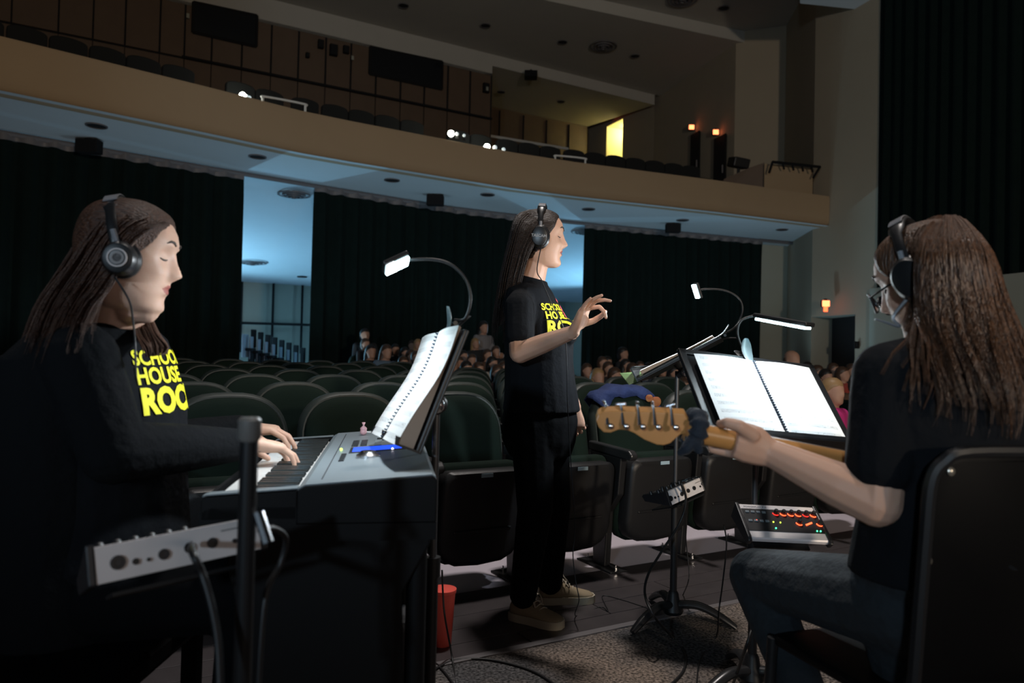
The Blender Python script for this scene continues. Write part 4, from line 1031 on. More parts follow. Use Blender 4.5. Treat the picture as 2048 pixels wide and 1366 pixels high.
# panel frame: y (top of panel) points to the camera = nb, z out of panel = ub2, x = -xb2
PH = .40; yv = nb * math.cos(PH) + ub2 * math.sin(PH); F1 = frame(c + ub2 * .028 - yv * .0725, -xb2, yv)
T1 = mixer(F1, 'silver backed mixer box clamped to the near black pole', ang=PH)
pp = at_y(498, 900, 1.03)
T = thing('pole_stand', 'out-of-focus black pole in the foreground carrying a mixer', 'stand', (pp.x, pp.y, 0))
m = MB(); m.tube([(pp.x, pp.y, .42), (pp.x, pp.y, .985)], .0125, 14); m.build('upper_pole', M_black, T, smooth='auto')
m = MB(); m.lathe([(.0125, .97), (.016, .975), (.016, 1.0), (.012, 1.004), (.004, 1.004)], Matrix.Translation((pp.x, pp.y, 0)), 16); m.build('cap', mat('grey_cap', (.16, .15, .14), .5), T, smooth='auto')
m = MB(); m.tube([(pp.x, pp.y, .06), (pp.x, pp.y, .45)], .016, 14); m.build('lower_pole', M_black, T, smooth='auto')
m = MB(); q = F1 @ V((-.10, .02, -.055)); m.tube([(pp.x, pp.y, q.z), q], .011, 8); m.box((0, .0, -.056), (.20, .08, .006), F1 @ Matrix.Rotation(-.25, 4, 'X')); m.build('tray', M_black, T)
m = MB(); m.tube([(pp.x + .016, pp.y, .87), (pp.x + .034, pp.y - .01, .83)], .008, 8); m.build('clamp_lever', M_chrome, T, smooth='auto')
for k in range(3):
    a = 1.2 + k * 2 * PI / 3; m = MB(); m.tube([(pp.x, pp.y, .20), (pp.x + .28 * math.cos(a), pp.y + .28 * math.sin(a), .012)], .009, 8); m.build('leg', M_black, T, smooth='auto')
# conductor's mixer (back panel towards camera, on the stand pole)
c = at_y(1338, 985, 3.0)
yw = .95; nb = V((-math.sin(yw) * .0 + math.sin(.55), -math.cos(.55), .30)).normalized(); xb = V((.80, .52, .22)).normalized()
F2 = frame(c + V((.02, .03, .02)), -xb, nb)
T2 = mixer(F2, 'small mixer box clamped low on the conductor stand pole', d=.14, w=.20)
m = MB(); m.tube([(.70, 3.06, .56), F2 @ V((0, 0, -.05))], .010, 8); m.box((0, 0, -.068), (.16, .16, .006), F2)
t_ = thing('mixer_bracket', 'black tray bracket under the conductor mixer', 'bracket', (.70, 3.03, .55)); m.build('tray', M_black, t_)
m = MB(); m.tube([at_y(1362, 972, 3.03), at_y(1386, 958, 3.03)], .007, 6); m.sphere(at_y(1386, 958, 3.03), .010, 6); m.build('clamp_screw', M_black, t_)
# guitarist's mixer with glowing knobs
F3 = desk_frame(V((.867, 2.298, .594)), .106, .984, -.066)
T3 = mixer(F3, 'mixer with glowing red knobs beside the guitarist knee', lit=True)
T = thing('mixer_bracket', 'black bracket tying the glowing mixer to the guitar music stand', 'bracket', (.822, 2.43, .47))
m = MB(); m.box((0, 0, -.066), (.18, .10, .006), F3); m.build('tray', M_black, T)
m = MB(); m.tube([(.822, 2.43, .50), F3 @ V((-.04, 0, -.068))], .010, 8); m.build('arm', M_black, T, smooth='auto')
m = MB(); m.tube([(.822, 2.43, .47), (.822, 2.43, .53)], .022, 12); m.build('clamp', M_black, T, smooth='auto')

# ---- tumbler on the floor
c = at_z(884, 1290, 0.0); c.z = .002
T = thing('tumbler', 'tall red plastic tumbler on the plank floor beside the keyboard', 'tumbler', c)
M_cup = mat('red_translucent_plastic', (.85, .12, .09), .3, spec=.5, trans=.25)
m = MB(); m.lathe([(.033, 0), (.035, .004), (.046, .195), (.049, .197), (.049, .203), (.044, .203), (.032, .01), (.002, .008)], Matrix.Translation(c), 28); m.build('cup', M_cup, T, smooth='auto')
m = MB(); m.tube([c + V((-.02, 0, .02)), c + V((-.035, -.005, .245))], .004, 8); m.build('straw', mat('red_straw', (.7, .04, .03), .4), T, smooth=True)
m = MB(); m.lathe([(.050, .203), (.050, .210), (.040, .213), (.002, .213)], Matrix.Translation(c), 28); m.build('rim_lid', M_cup, T, smooth='auto')
# ---- bag under the keyboard
c = at_z(560, 1340, 0); c = V((-.42, 2.38, 0))
T = thing('bag', 'dark bag with pale bits on the floor behind the keyboard stand', 'bag', c)
m = MB(); m.box((c.x, c.y, .14), (.30, .2, .28)); m.build('body', mat('bag_cloth', (.03, .03, .032), .9, bump=.4, bscale=20), T, bevel=.05, seg=3)
m = MB(); m.tube(spline([c + V((-.08, -.1, .26)), c + V((-.06, -.1, .36)), c + V((.06, -.1, .36)), c + V((.08, -.1, .26))], 5), .008, 6); m.build('strap', mat('pale_strap', (.3, .3, .28), .8), T)

# ---- cables
M_cable = mat('black_cable', (.010, .010, .011), .45)
def cable(pts, r, label, n=8):
    pts = [V(p) for p in pts]; m = MB(); m.tube(spline(pts, n), r, 7)
    tag(m.build('cable', M_cable, loc=pts[0], smooth=True), label, 'cable'); return pts
G = lambda x, y, r=.004: at_z(x, y, r)
cable([G(860, 1345), G(905, 1322), G(960, 1318), G(1020, 1328), G(1080, 1350), G(1150, 1400)], .005, 'thick black cable curving across the carpet below the conductor')
cable([G(840, 1300), G(880, 1335), G(905, 1366), G(940, 1420)], .004, 'black cable running off the picture beside the keyboard stand')
cable([at_y(884, 1140, 2.62), at_y(886, 1190, 2.62), at_y(890, 1235, 2.60), G(905, 1320, .01), G(918, 1420)], .0035, 'thin black cable falling past the red tumbler')
cable([F2 @ V((.02, .075, -.03)), at_y(1362, 965, 2.90), at_y(1372, 1000, 2.90), at_y(1360, 1045, 2.90), at_y(1322, 1105, 2.85), at_y(1296, 1150, 2.80), at_y(1290, 1190, 2.75), at_y(1310, 1235, 2.68), G(1345, 1275), G(1370, 1310), G(1365, 1345), G(1330, 1380)], .005, 'black cable from the conductor mixer looping down to the carpet')
cable([at_y(1370, 1000, 3.1), at_y(1372, 1080, 3.2), at_y(1378, 1140, 3.2), at_y(1376, 1165, 3.2), G(1366, 1190), G(1362, 1205)], .0025, 'thin black cable hanging behind the conductor stand pole')
cable([at_y(1448, 1050, 2.9), at_y(1453, 1090, 2.85), at_y(1446, 1160, 2.75), at_y(1438, 1220, 2.65), G(1432, 1275), G(1400, 1320), G(1392, 1400)], .003, 'thin black cable from the glowing mixer to the carpet')
cable([at_y(1510, 1240, 2.2), at_y(1490, 1300, 2.15), G(1465, 1370), G(1440, 1430)], .005, 'black cable on the carpet below the guitarist knee')
cable([at_y(1716, 1180, 2.0), at_y(1718, 1250, 2.0), at_y(1719, 1330, 1.95), G(1722, 1460)], .0035, 'thin black cable hanging under the guitarist chair')
cable([F1 @ V((-.01, .08, -.03)), at_y(385, 1105, 1.0), at_y(405, 1150, .99), at_y(425, 1220, .98), at_y(437, 1300, .97), at_y(440, 1420, .95)], .0055, 'blurred black cable plugged into the near mixer')
cable([at_y(520, 1060, 1.08), at_y(550, 1058, 1.12), at_y(572, 1080, 1.15), at_y(560, 1130, 1.15), at_y(530, 1200, 1.12), at_y(515, 1400, 1.1)], .005, 'blurred black cable looping beside the near pole')
# ================================================================== PEOPLE
def skin_mat(name, c):
    m = mat(name, c, .48, var=.06, vscale=25, bump=.06, bscale=400, spec=.35)
    b = m.node_tree.nodes['Principled BSDF']; b.inputs['Subsurface Weight'].default_value = .12; b.inputs['Subsurface Radius'].default_value = (.02, .008, .004); b.inputs['Subsurface Scale'].default_value = .3
    return m
M_skin = skin_mat('skin_fair', (.60, .36, .26)); M_skinp = skin_mat('skin_pale', (.62, .39, .29))
M_lip = mat('lip', (.36, .12, .10), .4)
M_lash = mat('lash_brown', (.03, .018, .012), .6)
M_tee = mat('black_tee_cotton', (.006, .007, .009), .9, bump=.25, bscale=28, spec=.15)
M_cardi = mat('black_knit', (.006, .0068, .008), .95, bump=.3, bscale=40, spec=.1)
M_pants = mat('black_trousers', (.004, .0045, .0055), .9, bump=.2, bscale=20, spec=.1)
M_jeans = mat('dark_jeans_denim', (.016, .021, .026), .9, var=.25, vscale=60, bump=.35, bscale=35)
M_yellow = mat('yellow_print', (.85, .80, .015), .7)
M_pink = mat('red_pink_print', (.70, .10, .12), .7)

HZ = [(0, .070, .025, .030), (.006, .080, .03, .040), (.014, .085, .042, .047), (.03, .083, .058, .055), (.045, .085, .07, .060), (.06, .086, .079, .064), (.075, .086, .086, .067), (.09, .085, .092, .070), (.105, .083, .097, .072), (.12, .082, .10, .074),
      (.14, .087, .101, .076), (.16, .087, .099, .077), (.178, .081, .094, .074), (.195, .069, .083, .067), (.208, .054, .066, .055), (.217, .036, .046, .040), (.2225, .018, .024, .022), (.2245, .006, .008, .007)]
def hz(z):
    for i in range(len(HZ) - 1):
        if HZ[i][0] <= z <= HZ[i + 1][0]:
            t = (z - HZ[i][0]) / (HZ[i + 1][0] - HZ[i][0]); return [HZ[i][k] * (1 - t) + HZ[i + 1][k] * t for k in (1, 2, 3)]
    return list(HZ[-1][1:])
ga = lambda d, s: math.exp(-(d / s) ** 2)
def face_bump(y, z, smile=0):
    dx = 0; z = z * .9
    # nose
    if .066 < z < .135:
        if z > .086: t = (.135 - z) / .049; dx += .026 * t ** 1.15 * ga(y, .0085 + .004 * t)
        else: t = (z - .066) / .020; dx += .026 * min(1, t * 1.25) * ga(y, .0125)
        dx += .007 * (ga(y - .012, .006) + ga(y + .012, .006)) * ga(z - .079, .008)
    dx += .0055 * ga(z - .060, .0045) * ga(y, .019) + .0055 * ga(z - .047, .005) * ga(y, .017) - .004 * ga(z - .0535, .0022) * ga(y, .022)
    dx -= .004 * ga(z - .036, .006) * ga(y, .02)
    dx += .004 * ga(z - .018, .012) * ga(y, .018)
    for s in (-1, 1):
        yy = y - s * .032
        dx += -.012 * ga(yy, .015) * ga(z - .115, .012) + .0075 * ga(yy, .010) * ga(z - .112, .007)
        dx += .004 * ga(yy, .016) * ga(z - .136, .006)
        dx += (.005 + smile * .004) * ga(y - s * .042, .017) * ga(z - .083, .016)
        dx -= smile * .003 * ga(y - s * .028, .005) * ga(z - .058, .01)
    dx -= .004 * ga(y, .012) * ga(z - .126, .008)
    return dx
def face_x(y, z, ws=1):
    f, b, w = hz(z); w *= ws; t = min(.999, abs(y) / w); return f * (1 - t ** 2.25) ** (1 / 2.25) + face_bump(y, z)
def head_mb(mb, M, ws=1.0, jaw=0, smile=0, nz=100, na=128):
    rings = []
    for i in range(nz + 1):
        z = .2244 * i / nz; f, b, w = hz(z); w *= ws + jaw * ga(z - .035, .035)
        ring = []
        for k in range(na):
            a = 2 * PI * k / na; ca, sa = math.cos(a), math.sin(a); n = 2.25
            y = w * math.copysign(abs(sa) ** (2 / n), sa)
            if ca >= 0: x = f * abs(ca) ** (2 / n) + face_bump(y, z, smile) * min(1, ca * 2.5)
            else: x = -b * abs(ca) ** (2 / n)
            ring.append(M @ V((x, y, z)))
        rings.append(ring)
    mb.loft(rings)
def head_frame(anchor_local, anchor_world, fwd, pitch, scale, tilt=0):
    f = V(fwd).normalized(); left = Z3.cross(f).normalized()
    R = Matrix((f, left, Z3)).transposed() @ Matrix.Rotation(pitch, 3, 'Y') @ Matrix.Rotation(tilt, 3, 'X')
    M = (R * scale).to_4x4(); M.translation = V(anchor_world) - (R * scale) @ V(anchor_local); return M
def hand(mb, M, side, curls, thumb, spread=0.10, sc=1.0):
    P = lambda x, y, z: M @ (V((x, y, z)) * sc)
    ax = lambda v: (M.to_3x3() @ V(v)) * sc
    mb.loft([ell(P(x, side * yo, zo), ax((0, ry, 0)), ax((0, 0, rz)), 14, 2.5) for x, yo, zo, ry, rz in ((-.03, 0, 0, .025, .020), (0, 0, 0, .026, .019), (.025, .003, -.002, .033, .019), (.055, .002, -.002, .040, .017), (.08, 0, 0, .041, .0145), (.094, 0, 0, .037, .011))])
    mb.capsule(P(.02, side * .022, -.008), P(.05, side * .026, -.010), .015 * sc, .013 * sc)
    roots = ((.086, .031), (.091, .0105), (.087, -.0105), (.078, -.030)); seg = ((.042, .026, .021), (.046, .029, .022), (.042, .027, .021), (.033, .021, .018)); rr = ((.0092, .0082, .0072, .0058),) * 3 + ((.0080, .0072, .0064, .0052),)
    for i in range(4):
        x, y = roots[i]; p = V((x, side * y, 0)); yaw = side * (1.5 - i) * spread; ang = 0; pts = [p.copy()]
        for k in range(3):
            ang += math.radians(curls[i][k]); d = V((math.cos(ang) * math.cos(yaw), math.cos(ang) * math.sin(yaw), -math.sin(ang))); p = p + d * seg[i][k]; pts.append(p.copy())
        mb.chain([P(*q) for q in pts], [r * sc for r in rr[i]])
    p = V((.022, side * .027, -.006)); pts = [p.copy()]
    for (dx, dy, dz), L in zip(thumb, (.046, .034, .026)):
        p = p + V((dx, side * dy, dz)).normalized() * L; pts.append(p.copy())
    mb.chain([P(*q) for q in pts], [.0135 * sc, .0115 * sc, .0098 * sc, .0075 * sc])
def face_parts(body, M, ws=1.0):
    for s in (-1, 1):
        m = MB(); m.tube([M @ V((face_x(s * y, z) + .0012, s * y, z)) for y, z in ((.018, .153), (.026, .158), (.036, .1585), (.046, .153))], [.0022, .0036, .0032, .0014], 6); m.build('eyebrow', M_lash, body, smooth=True)
        m = MB(); m.tube([M @ V((face_x(s * y, z) + .0014, s * y, z)) for y, z in ((.020, .1205), (.027, .1183), (.034, .118), (.043, .1205))], [.0012, .0021, .0023, .0016], 6); m.build('eyelash', M_lash, body, smooth=True)
def lip_pick(M):
    Mi = M.inverted()
    def pk(c):
        q = Mi @ c
        return 1 if q.x > .07 and abs(q.y) < .024 and abs(q.z - .0594) < .0105 * max(0, 1 - (q.y / .025) ** 2) else 0
    return pk
def hair_mat(name, c, c2, rough=.5, st=(14, 190, 190)):
    m = bpy.data.materials.new(name); m.use_nodes = True; nt = m.node_tree; b = nt.nodes['Principled BSDF']
    oi = nt.nodes.new('ShaderNodeTexCoord'); n = nt.nodes.new('ShaderNodeTexNoise'); n.inputs['Scale'].default_value = 170; nt.links.new(oi.outputs['Object'], n.inputs['Vector'])
    r = nt.nodes.new('ShaderNodeValToRGB'); r.color_ramp.elements[0].color = tuple(c) + (1,); r.color_ramp.elements[1].color = tuple(c2) + (1,); r.color_ramp.elements[0].position = .25; r.color_ramp.elements[1].position = .85
    nt.links.new(n.outputs['Fac'], r.inputs['Fac']); nt.links.new(r.outputs['Color'], b.inputs['Base Color']); b.inputs['Roughness'].default_value = rough; b.inputs['Specular IOR Level'].default_value = .5
    mp = nt.nodes.new('ShaderNodeMapping'); mp.inputs['Scale'].default_value = st; nt.links.new(oi.outputs['Object'], mp.inputs['Vector']); nt.links.new(mp.outputs[0], n.inputs['Vector']); n.inputs['Scale'].default_value = 1.6
    bp = nt.nodes.new('ShaderNodeBump'); bp.inputs['Strength'].default_value = .9; bp.inputs['Distance'].default_value = .006; nt.links.new(n.outputs['Fac'], bp.inputs['Height']); nt.links.new(bp.outputs['Normal'], b.inputs['Normal'])
    return m
def hair(parent, guides, M, mt, n, seed, hairline, sheet_th=.02, jit=.006, wave=.004, r=.0011, capscale=1.05, ends=0.1, sheet_len=.86, locks=60):
    """a skull cap, a thick sheet following the guide locks and many loose strands, one hair object"""
    rnd = random.Random(seed)
    G_ = [spline([at_y(*p) for p in g], 6) for g in guides]; L = min(len(g) for g in G_)
    G_ = [[g[int(i * (len(g) - 1) / (L - 1) + .5)] for i in range(L)] for g in G_]
    def at(s, i):
        s = s * (len(G_) - 1); k = min(int(s), len(G_) - 2); f = s - k; a = G_[max(k - 1, 0)][i]; b = G_[k][i]; c = G_[k + 1][i]; d = G_[min(k + 2, len(G_) - 1)][i]
        return .5 * ((2 * b) + (c - a) * f + (2 * a - 5 * b + 4 * c - d) * f * f + (3 * b - a - 3 * c + d) * f ** 3)
    cm = MB(); nz, na = 36, 48; rings = []
    for i in range(nz + 1):
        z = .03 + (.2244 - .03) * i / nz; f, b, w = hz(z); ring = []
        for k in range(na):
            a = 2 * PI * k / na; ca, sa = math.cos(a), math.sin(a); y = w * math.copysign(abs(sa) ** .89, sa); x = (f if ca > 0 else b) * math.copysign(abs(ca) ** .89, ca)
            x = min(x, hairline(z, y)); ring.append(M @ (V((0, 0, .115)) + (V((x, y, z)) - V((0, 0, .115))) * capscale))
        rings.append(ring)
    cm.loft(rings)
    ns = 40; th = sheet_th; cen = M @ V((-.01, 0, .1))
    grid = [[at(j / ns, i) for j in range(ns + 1)] for i in range(L)]
    inner = []
    for i in range(L):
        row = []
        for j in range(ns + 1):
            a = grid[min(i + 1, L - 1)][j] - grid[max(i - 1, 0)][j]; b = grid[i][min(j + 1, ns)] - grid[i][max(j - 1, 0)]; nn = a.cross(b)
            if nn.length < 1e-9: nn = V((0, 1, 0))
            nn.normalize(); row.append(nn)
        inner.append(row)
    sgn = 0
    for j in range(ns + 1): sgn += 1 if inner[L // 3][j].dot(cen - grid[L // 3][j]) > 0 else -1
    sgn = 1 if sgn > 0 else -1
    rings = []
    for i in range(int(L * sheet_len)):
        tp = th * (1 - .75 * i / (L * sheet_len))
        rings.append(grid[i] + [grid[i][j] + inner[i][j] * sgn * tp for j in range(ns, -1, -1)])
    cm.loft(rings)
    me = remesh(cm, 'hair', [mt], .0065, 3)
    st = MB()
    LK = [(rnd.random(), rnd.uniform(0, 6), rnd.uniform(2, 4.5), rnd.uniform(.3, 1.8), rnd.gauss(0, jit), 1 - rnd.random() * ends, rnd.gauss(0, .05)) for _ in range(locks)]
    for q in range(n):
        ls, ph, fr, am, off, el, ds = LK[q % locks]
        s = min(1, max(0, ls + rnd.gauss(0, .012))); off = off + rnd.gauss(0, jit * .25); ph += rnd.gauss(0, .12); am = wave * am; e = max(6, int(L * min(1, el - rnd.random() * .16))); s2 = ls + ds + (s - ls) * .22 + rnd.gauss(0, .003)
        pts = []
        for i in range(0, e, 2):
            t = i / L; ss = min(1, max(0, s * (1 - t) + s2 * t)); p = at(ss, i); j = int(ss * ns); nn = inner[i][j] * -sgn
            b = (at(min(1, ss + .02), i) - at(max(0, ss - .02), i)); b = b.normalized() if b.length > 1e-6 else V((1, 0, 0))
            pts.append(p + nn * (abs(off) * (.2 + t) + .0015) + b * am * math.sin(ph + t * fr * 2) * (.2 + t) * 1.2 + nn * am * .5 * math.cos(ph + t * fr * 2.6) * t)
        st.tube(pts, [r * .9, r, r * .9, r * .2], 3, cap=False)
    sm = st.mesh('st', [mt], True)
    bm = bmesh.new(); bm.from_mesh(me); bm.from_mesh(sm); bm.to_mesh(me); bm.free(); bpy.data.meshes.remove(sm)
    me.polygons.foreach_set('use_smooth', [True] * len(me.polygons))
    return link('hair', me, parent)
def headphones(M, label, style, lean=0.0, ear=(0, 0)):
    M = M @ Matrix.Translation((ear[0], 0, ear[1])) @ Matrix.Translation((0, 0, .105)) @ Matrix.Rotation(lean, 4, 'Y') @ Matrix.Translation((0, 0, -.105))
    T = thing('headphones', label, 'headphones', M @ V((0, 0, .2)))
    sc = M.to_scale().x; Q = lambda x, y, z: M @ V((x, y, z))
    pts = []
    for k in range(25):
        a = math.radians(-8 + 196 * k / 24); pts.append((.0 - .004 * math.sin(a), .099 * math.cos(a), .125 + .121 * math.sin(a)))
    m = MB(); rings = []
    for i, (x, y, z) in enumerate(pts):
        tn = V(pts[min(i + 1, 24)]) - V(pts[max(i - 1, 0)]); out = V((0, tn.z, -tn.y)).normalized()
        pad = 1.0 if 6 < i < 18 else .55
        rings.append([Q(*(V((x, y, z)) + V((1, 0, 0)) * (.017 * math.cos(b) * (1 if pad == 1 else .6)) + out * (.0055 * math.sin(b) * pad))) for b in [2 * PI * q / 10 for q in range(10)]])
    m.loft(rings); bnd = m.build('headband', M_hpb, T, smooth='auto')
    m = MB(); rings = []
    for i, (x, y, z) in enumerate(pts[8:17]):
        out = (V((0, y, z)) - V((0, 0, .12))).normalized(); rings.append([Q(*(V((x, y, z)) + out * .0065 + V((1, 0, 0)) * w + out * hh)) for w, hh in ((-.014, 0), (.014, 0), (.013, .002), (-.013, .002))])
    m.loft(rings); m.build('band_trim', M_hpg, bnd, smooth='auto')
    for s in (-1, 1):
        C = M @ Matrix.Translation((.002, s * .078, .105)) @ Matrix.Rotation(-s * PI / 2, 4, 'X') @ Matrix.Scale(1.0, 4)
        oval = Matrix.Diagonal((.85, 1.06, 1, 1)) if style == 'oval' else Matrix.Diagonal((.80, .84, 1, 1))
        m = MB(); m.lathe([(.034, .0), (.045, .004), (.046, .014), (.040, .020)], C @ oval, 28); m.build('cushion', M_hpb, T, smooth='auto')
        m = MB(); m.lathe([(.040, .018), (.041, .030), (.034, .040), (.020, .043), (.002, .043)], C @ oval, 28); cup = m.build('ear_cup', M_hpb, T, smooth='auto')
        if style == 'ring':
            m = MB(); m.lathe([(.0155, .043), (.0155, .0455), (.0185, .0455), (.0185, .042)], C, 24, False); m.build('badge_ring', M_hpr, cup, smooth='auto')
            m = MB(); m.lathe([(.013, .043), (.013, .0445), (.008, .0445), (.008, .043)], C, 20); m.build('badge', mat('badge_brown', (.10, .065, .05), .4), cup)
        m = MB(); m.tube([Q(.003, s * .100, .135), Q(.0, s * .097, .165)], .006, 8); m.build('yoke', M_hpg, T, smooth='auto')
    return T
M_hpb = mat('headphone_black', (.012, .012, .013), .35); M_hpg = mat('headphone_grey', (.30, .30, .32), .3, .3); M_hpr = mat('badge_ring_pale', (.42, .34, .31), .4)
def wrap_print(txts, shirt_obj, C, X, N, parent, mt, name='print'):
    """lay letters on a shirt by casting them along -N"""
    me0 = shirt_obj.data; org = ORG[shirt_obj.name]
    bvh = BVHTree.FromPolygons([v.co + org for v in me0.vertices], [p.vertices[:] for p in me0.polygons])
    X = V(X).normalized(); N = V(N).normalized(); Y = N.cross(X).normalized()
    for txt, size, x, y, bold, mm in txts:
        me = text_mesh(txt, size, bold) if isinstance(txt, str) else txt
        bm = bmesh.new(); bm.from_mesh(me); bmesh.ops.triangulate(bm, faces=bm.faces); bmesh.ops.subdivide_edges(bm, edges=[e for e in bm.edges if e.calc_length() > .012], cuts=2); bmesh.ops.triangulate(bm, faces=bm.faces)
        lost = []
        for v in bm.verts:
            p = V(C) + X * (x + v.co.x) + Y * (y + v.co.y) + N * .25; h = bvh.ray_cast(p, -N, .6)
            if h[0] and h[1].dot(N) > .12: v.co = h[0] + N * .0022 + h[1] * .0012
            else: lost.append(v)
        if lost: bmesh.ops.delete(bm, geom=lost, context='VERTS')
        bm.to_mesh(me); bm.free(); me.materials.clear(); me.materials.append(mm or mt); link(name, me, parent)
def blob_mesh(pts):
    me = bpy.data.meshes.new('b'); me.from_pydata([V((x, y, 0)) for x, y in pts], [], [list(range(len(pts)))]); return me
def shoe(heel, toe, parent, label=None, L=None, hi=.075, w=.042, mt=None, sole=None):
    heel, toe = V(heel), V(toe); d = (toe - heel); L = d.length; d.normalize(); sd = Z3.cross(d)
    prof = [(0, .6, .030, .072), (.06, .85, .030, .088), (.2, .95, .03, .10), (.36, .92, .03, .098), (.52, .98, .03, .076), (.68, 1.1, .03, .060), (.84, 1.05, .03, .050), (.94, .8, .03, .044), (1.0, .35, .03, .034)]
    m = MB(); m.loft([[heel + d * t * L + sd * (w * wf * cx) + Z3 * (z0 + (hz_ - z0) * cz) for cx, cz in ((-.95, 0), (-1, .35), (-.82, .75), (-.42, 1), (.42, 1), (.82, .75), (1, .35), (.95, 0))] for t, wf, z0, hz_ in prof])
    up = m.build('shoe', mt, parent, smooth=True)
    m = MB(); m.loft([[heel + d * (t * 1.04 - .02) * L + sd * (w * wf * 1.1 * cx) + Z3 * z for cx, z in ((-1, .002), (-1.03, .016), (-1, .034), (1, .034), (1.03, .016), (1, .002))] for t, wf, _, _ in prof]); m.build('sole', sole, up, smooth='auto')
    for k in range(4):
        t = .40 + k * .065; z = .10 - k * .011; c = heel + d * t * L
        m = MB(); m.tube(spline([c - sd * w * .55 + Z3 * (z - .004), c + d * .006 + Z3 * (z + .003), c + sd * w * .55 + d * .012 + Z3 * (z - .004)], 4), .0028, 6); m.build('lace', M_lace, up, smooth=True)
    c = heel + d * .40 * L + Z3 * .105
    for s in (-1, 1):
        m = MB(); m.tube(spline([c, c + sd * s * .02 + Z3 * .02, c + sd * s * .035 + d * .02 + Z3 * .0, c + sd * s * .03 + d * .03 - Z3 * .03, c + d * .008 - Z3 * .002], 5), .0024, 6); m.build('lace', M_lace, up, smooth=True)
    return up
M_suede = mat('tan_suede', (.30, .235, .15), .9, var=.1, vscale=40); M_sole = mat('cream_sole', (.42, .37, .28), .7); M_lace = mat('cream_lace', (.50, .45, .36), .8)
M_shblk = mat('black_shoe', (.012, .012, .013), .5)

# ------------------------------------------------------------------ CONDUCTOR
T = thing('person', 'standing woman in black tee conducting with a raised hand, wearing headphones', 'person', (.15, 3.12, 0))
fw = V((.955, -.296, 0)); sdv = V((.296, .955, 0))        # chest direction, her left
MH = head_frame((.110, 0, .0945), at_y(1136, 490, 3.1), (.995, -.10, 0), .06, 1.07)
b = MB(); head_mb(b, MH, 1.02, .06, 1.0)
nk0 = MH @ V((.0, 0, .055)); nk1 = at_y(1062, 565, 3.12)
b.loft([ell(nk0, fw * .055, sdv * .055), ell(nk0.lerp(nk1, .5), fw * .053, sdv * .052), ell(nk1, fw * .060, sdv * .062)])
def trunk(mb, rows, infl=0, cx=0):
    mb.loft([ell(at_y(c, y, Y), fw * ((hd * .002138 + infl)), sdv * (hw + infl), 20, 2.2) for y, c, hd, hw, Y in rows])
rowsC = [(566, 1063, 30, .075, 3.12), (582, 1060, 42, .165, 3.12), (610, 1062, 55, .175, 3.12), (645, 1072, 66, .165, 3.12), (680, 1078, 69, .160, 3.12), (720, 1078, 68, .155, 3.12), (760, 1080, 70, .160, 3.12), (800, 1083, 74, .17, 3.12), (835, 1080, 76, .175, 3.12)]
trunk(b, rowsC, -.018)
# right arm (near): shoulder, elbow, wrist
shR, elR, wrR = at_y(1040, 612, 2.95), at_y(1040, 705, 2.90), at_y(1146, 664, 2.80)
b.chain([shR, elR, elR.lerp(wrR, .45), wrR], [.048, .044, .039, .027])
hx = (at_y(1180, 598, 2.74) - wrR).normalized(); pal = V((.80, -.35, -.42))
Hm = frame(wrR + hx * .01, hx, (-pal).cross(hx)); Hm = Hm if (Hm.to_3x3().col[2]).dot(pal) < 0 else Hm @ Matrix.Rotation(PI, 4, 'X')
hand(b, Hm, 1, ((52, 52, 28), (26, 28, 14), (14, 16, 8), (6, 8, 4)), ((.55, .55, -.55), (.85, .1, -.45), (.9, -.2, -.3)), .14, 1.08)
# left arm hanging, hand by the thigh
shL, elL, wrL = at_y(1085, 612, 3.29), at_y(1118, 735, 3.33), at_y(1150, 815, 3.26)
b.chain([shL, elL, wrL], [.046, .042, .028])
Hm = frame(wrL, V((.10, -.05, -1)), V((0, 1, 0)).cross(V((.1, 0, -1))) * -1); Hm = frame(wrL, V((.12, -.05, -1)), V((.9, -.2, .1)))
hand(b, Hm, -1, ((30, 40, 25), (35, 45, 25), (38, 45, 25), (40, 45, 25)), ((.75, .5, -.4), (.9, .1, -.3), (.9, 0, -.2)), .05, .95)
# legs
hipR, knR, anR = at_y(1065, 850, 3.03), at_y(1070, 1020, 3.0), at_y(1046, 1190, 3.0)
hipL, knL, anL = at_y(1095, 850, 3.2), at_y(1108, 1010, 3.2), at_y(1100, 1165, 3.25)
for a in ((hipR, knR, anR), (hipL, knL, anL)): b.chain(list(a), [.06, .045, .036])
body = link('body', remesh(b, 'body', [M_skin, M_lip], .0034, 3, .5, lip_pick(MH)), T)
face_parts(body, MH)
c = MB(); trunk(c, [r for r in rowsC if r[0] < 815] + [(822, 1083, 77, .178, 3.12)], 0)
for s_, e_, l_ in ((shR, elR, .62), (shL, elL, .62)): c.chain([s_, s_.lerp(e_, l_)], [.062, .060]); c.capsule(s_.lerp(nk1, .45), s_, .055, .062)
c.chain([at_y(1128, 665, 3.05), at_y(1128, 668, 3.20)], [.062, .060]); c.loft([ell(nk1.lerp(nk0, k), fw * r, sdv * r, 20) for k, r in ((-.4, .085), (.0, .073))] + [ell(nk1.lerp(nk0, .15), fw * .066 - Z3 * .016, sdv * .067, 20)])
tee = link('tee_shirt', remesh(c, 'tee', [M_tee], .006, 3), T)
c = MB(); c.loft([ell(at_y(cx, y, Y), fw * hd * .002138, sdv * hw, 20) for y, cx, hd, hw, Y in ((805, 1080, 70, .165, 3.12), (840, 1080, 76, .178, 3.12), (880, 1078, 74, .172, 3.12), (910, 1080, 62, .15, 3.12))])
for a, rr in (((hipR, knR, anR), (.095, .074, .056)), ((hipL, knL, anL), (.095, .074, .056))): c.chain([a[0], a[1], a[2]], list(rr))
tr_ = link('trousers', remesh(c, 'trousers', [M_pants], .008, 3), T)
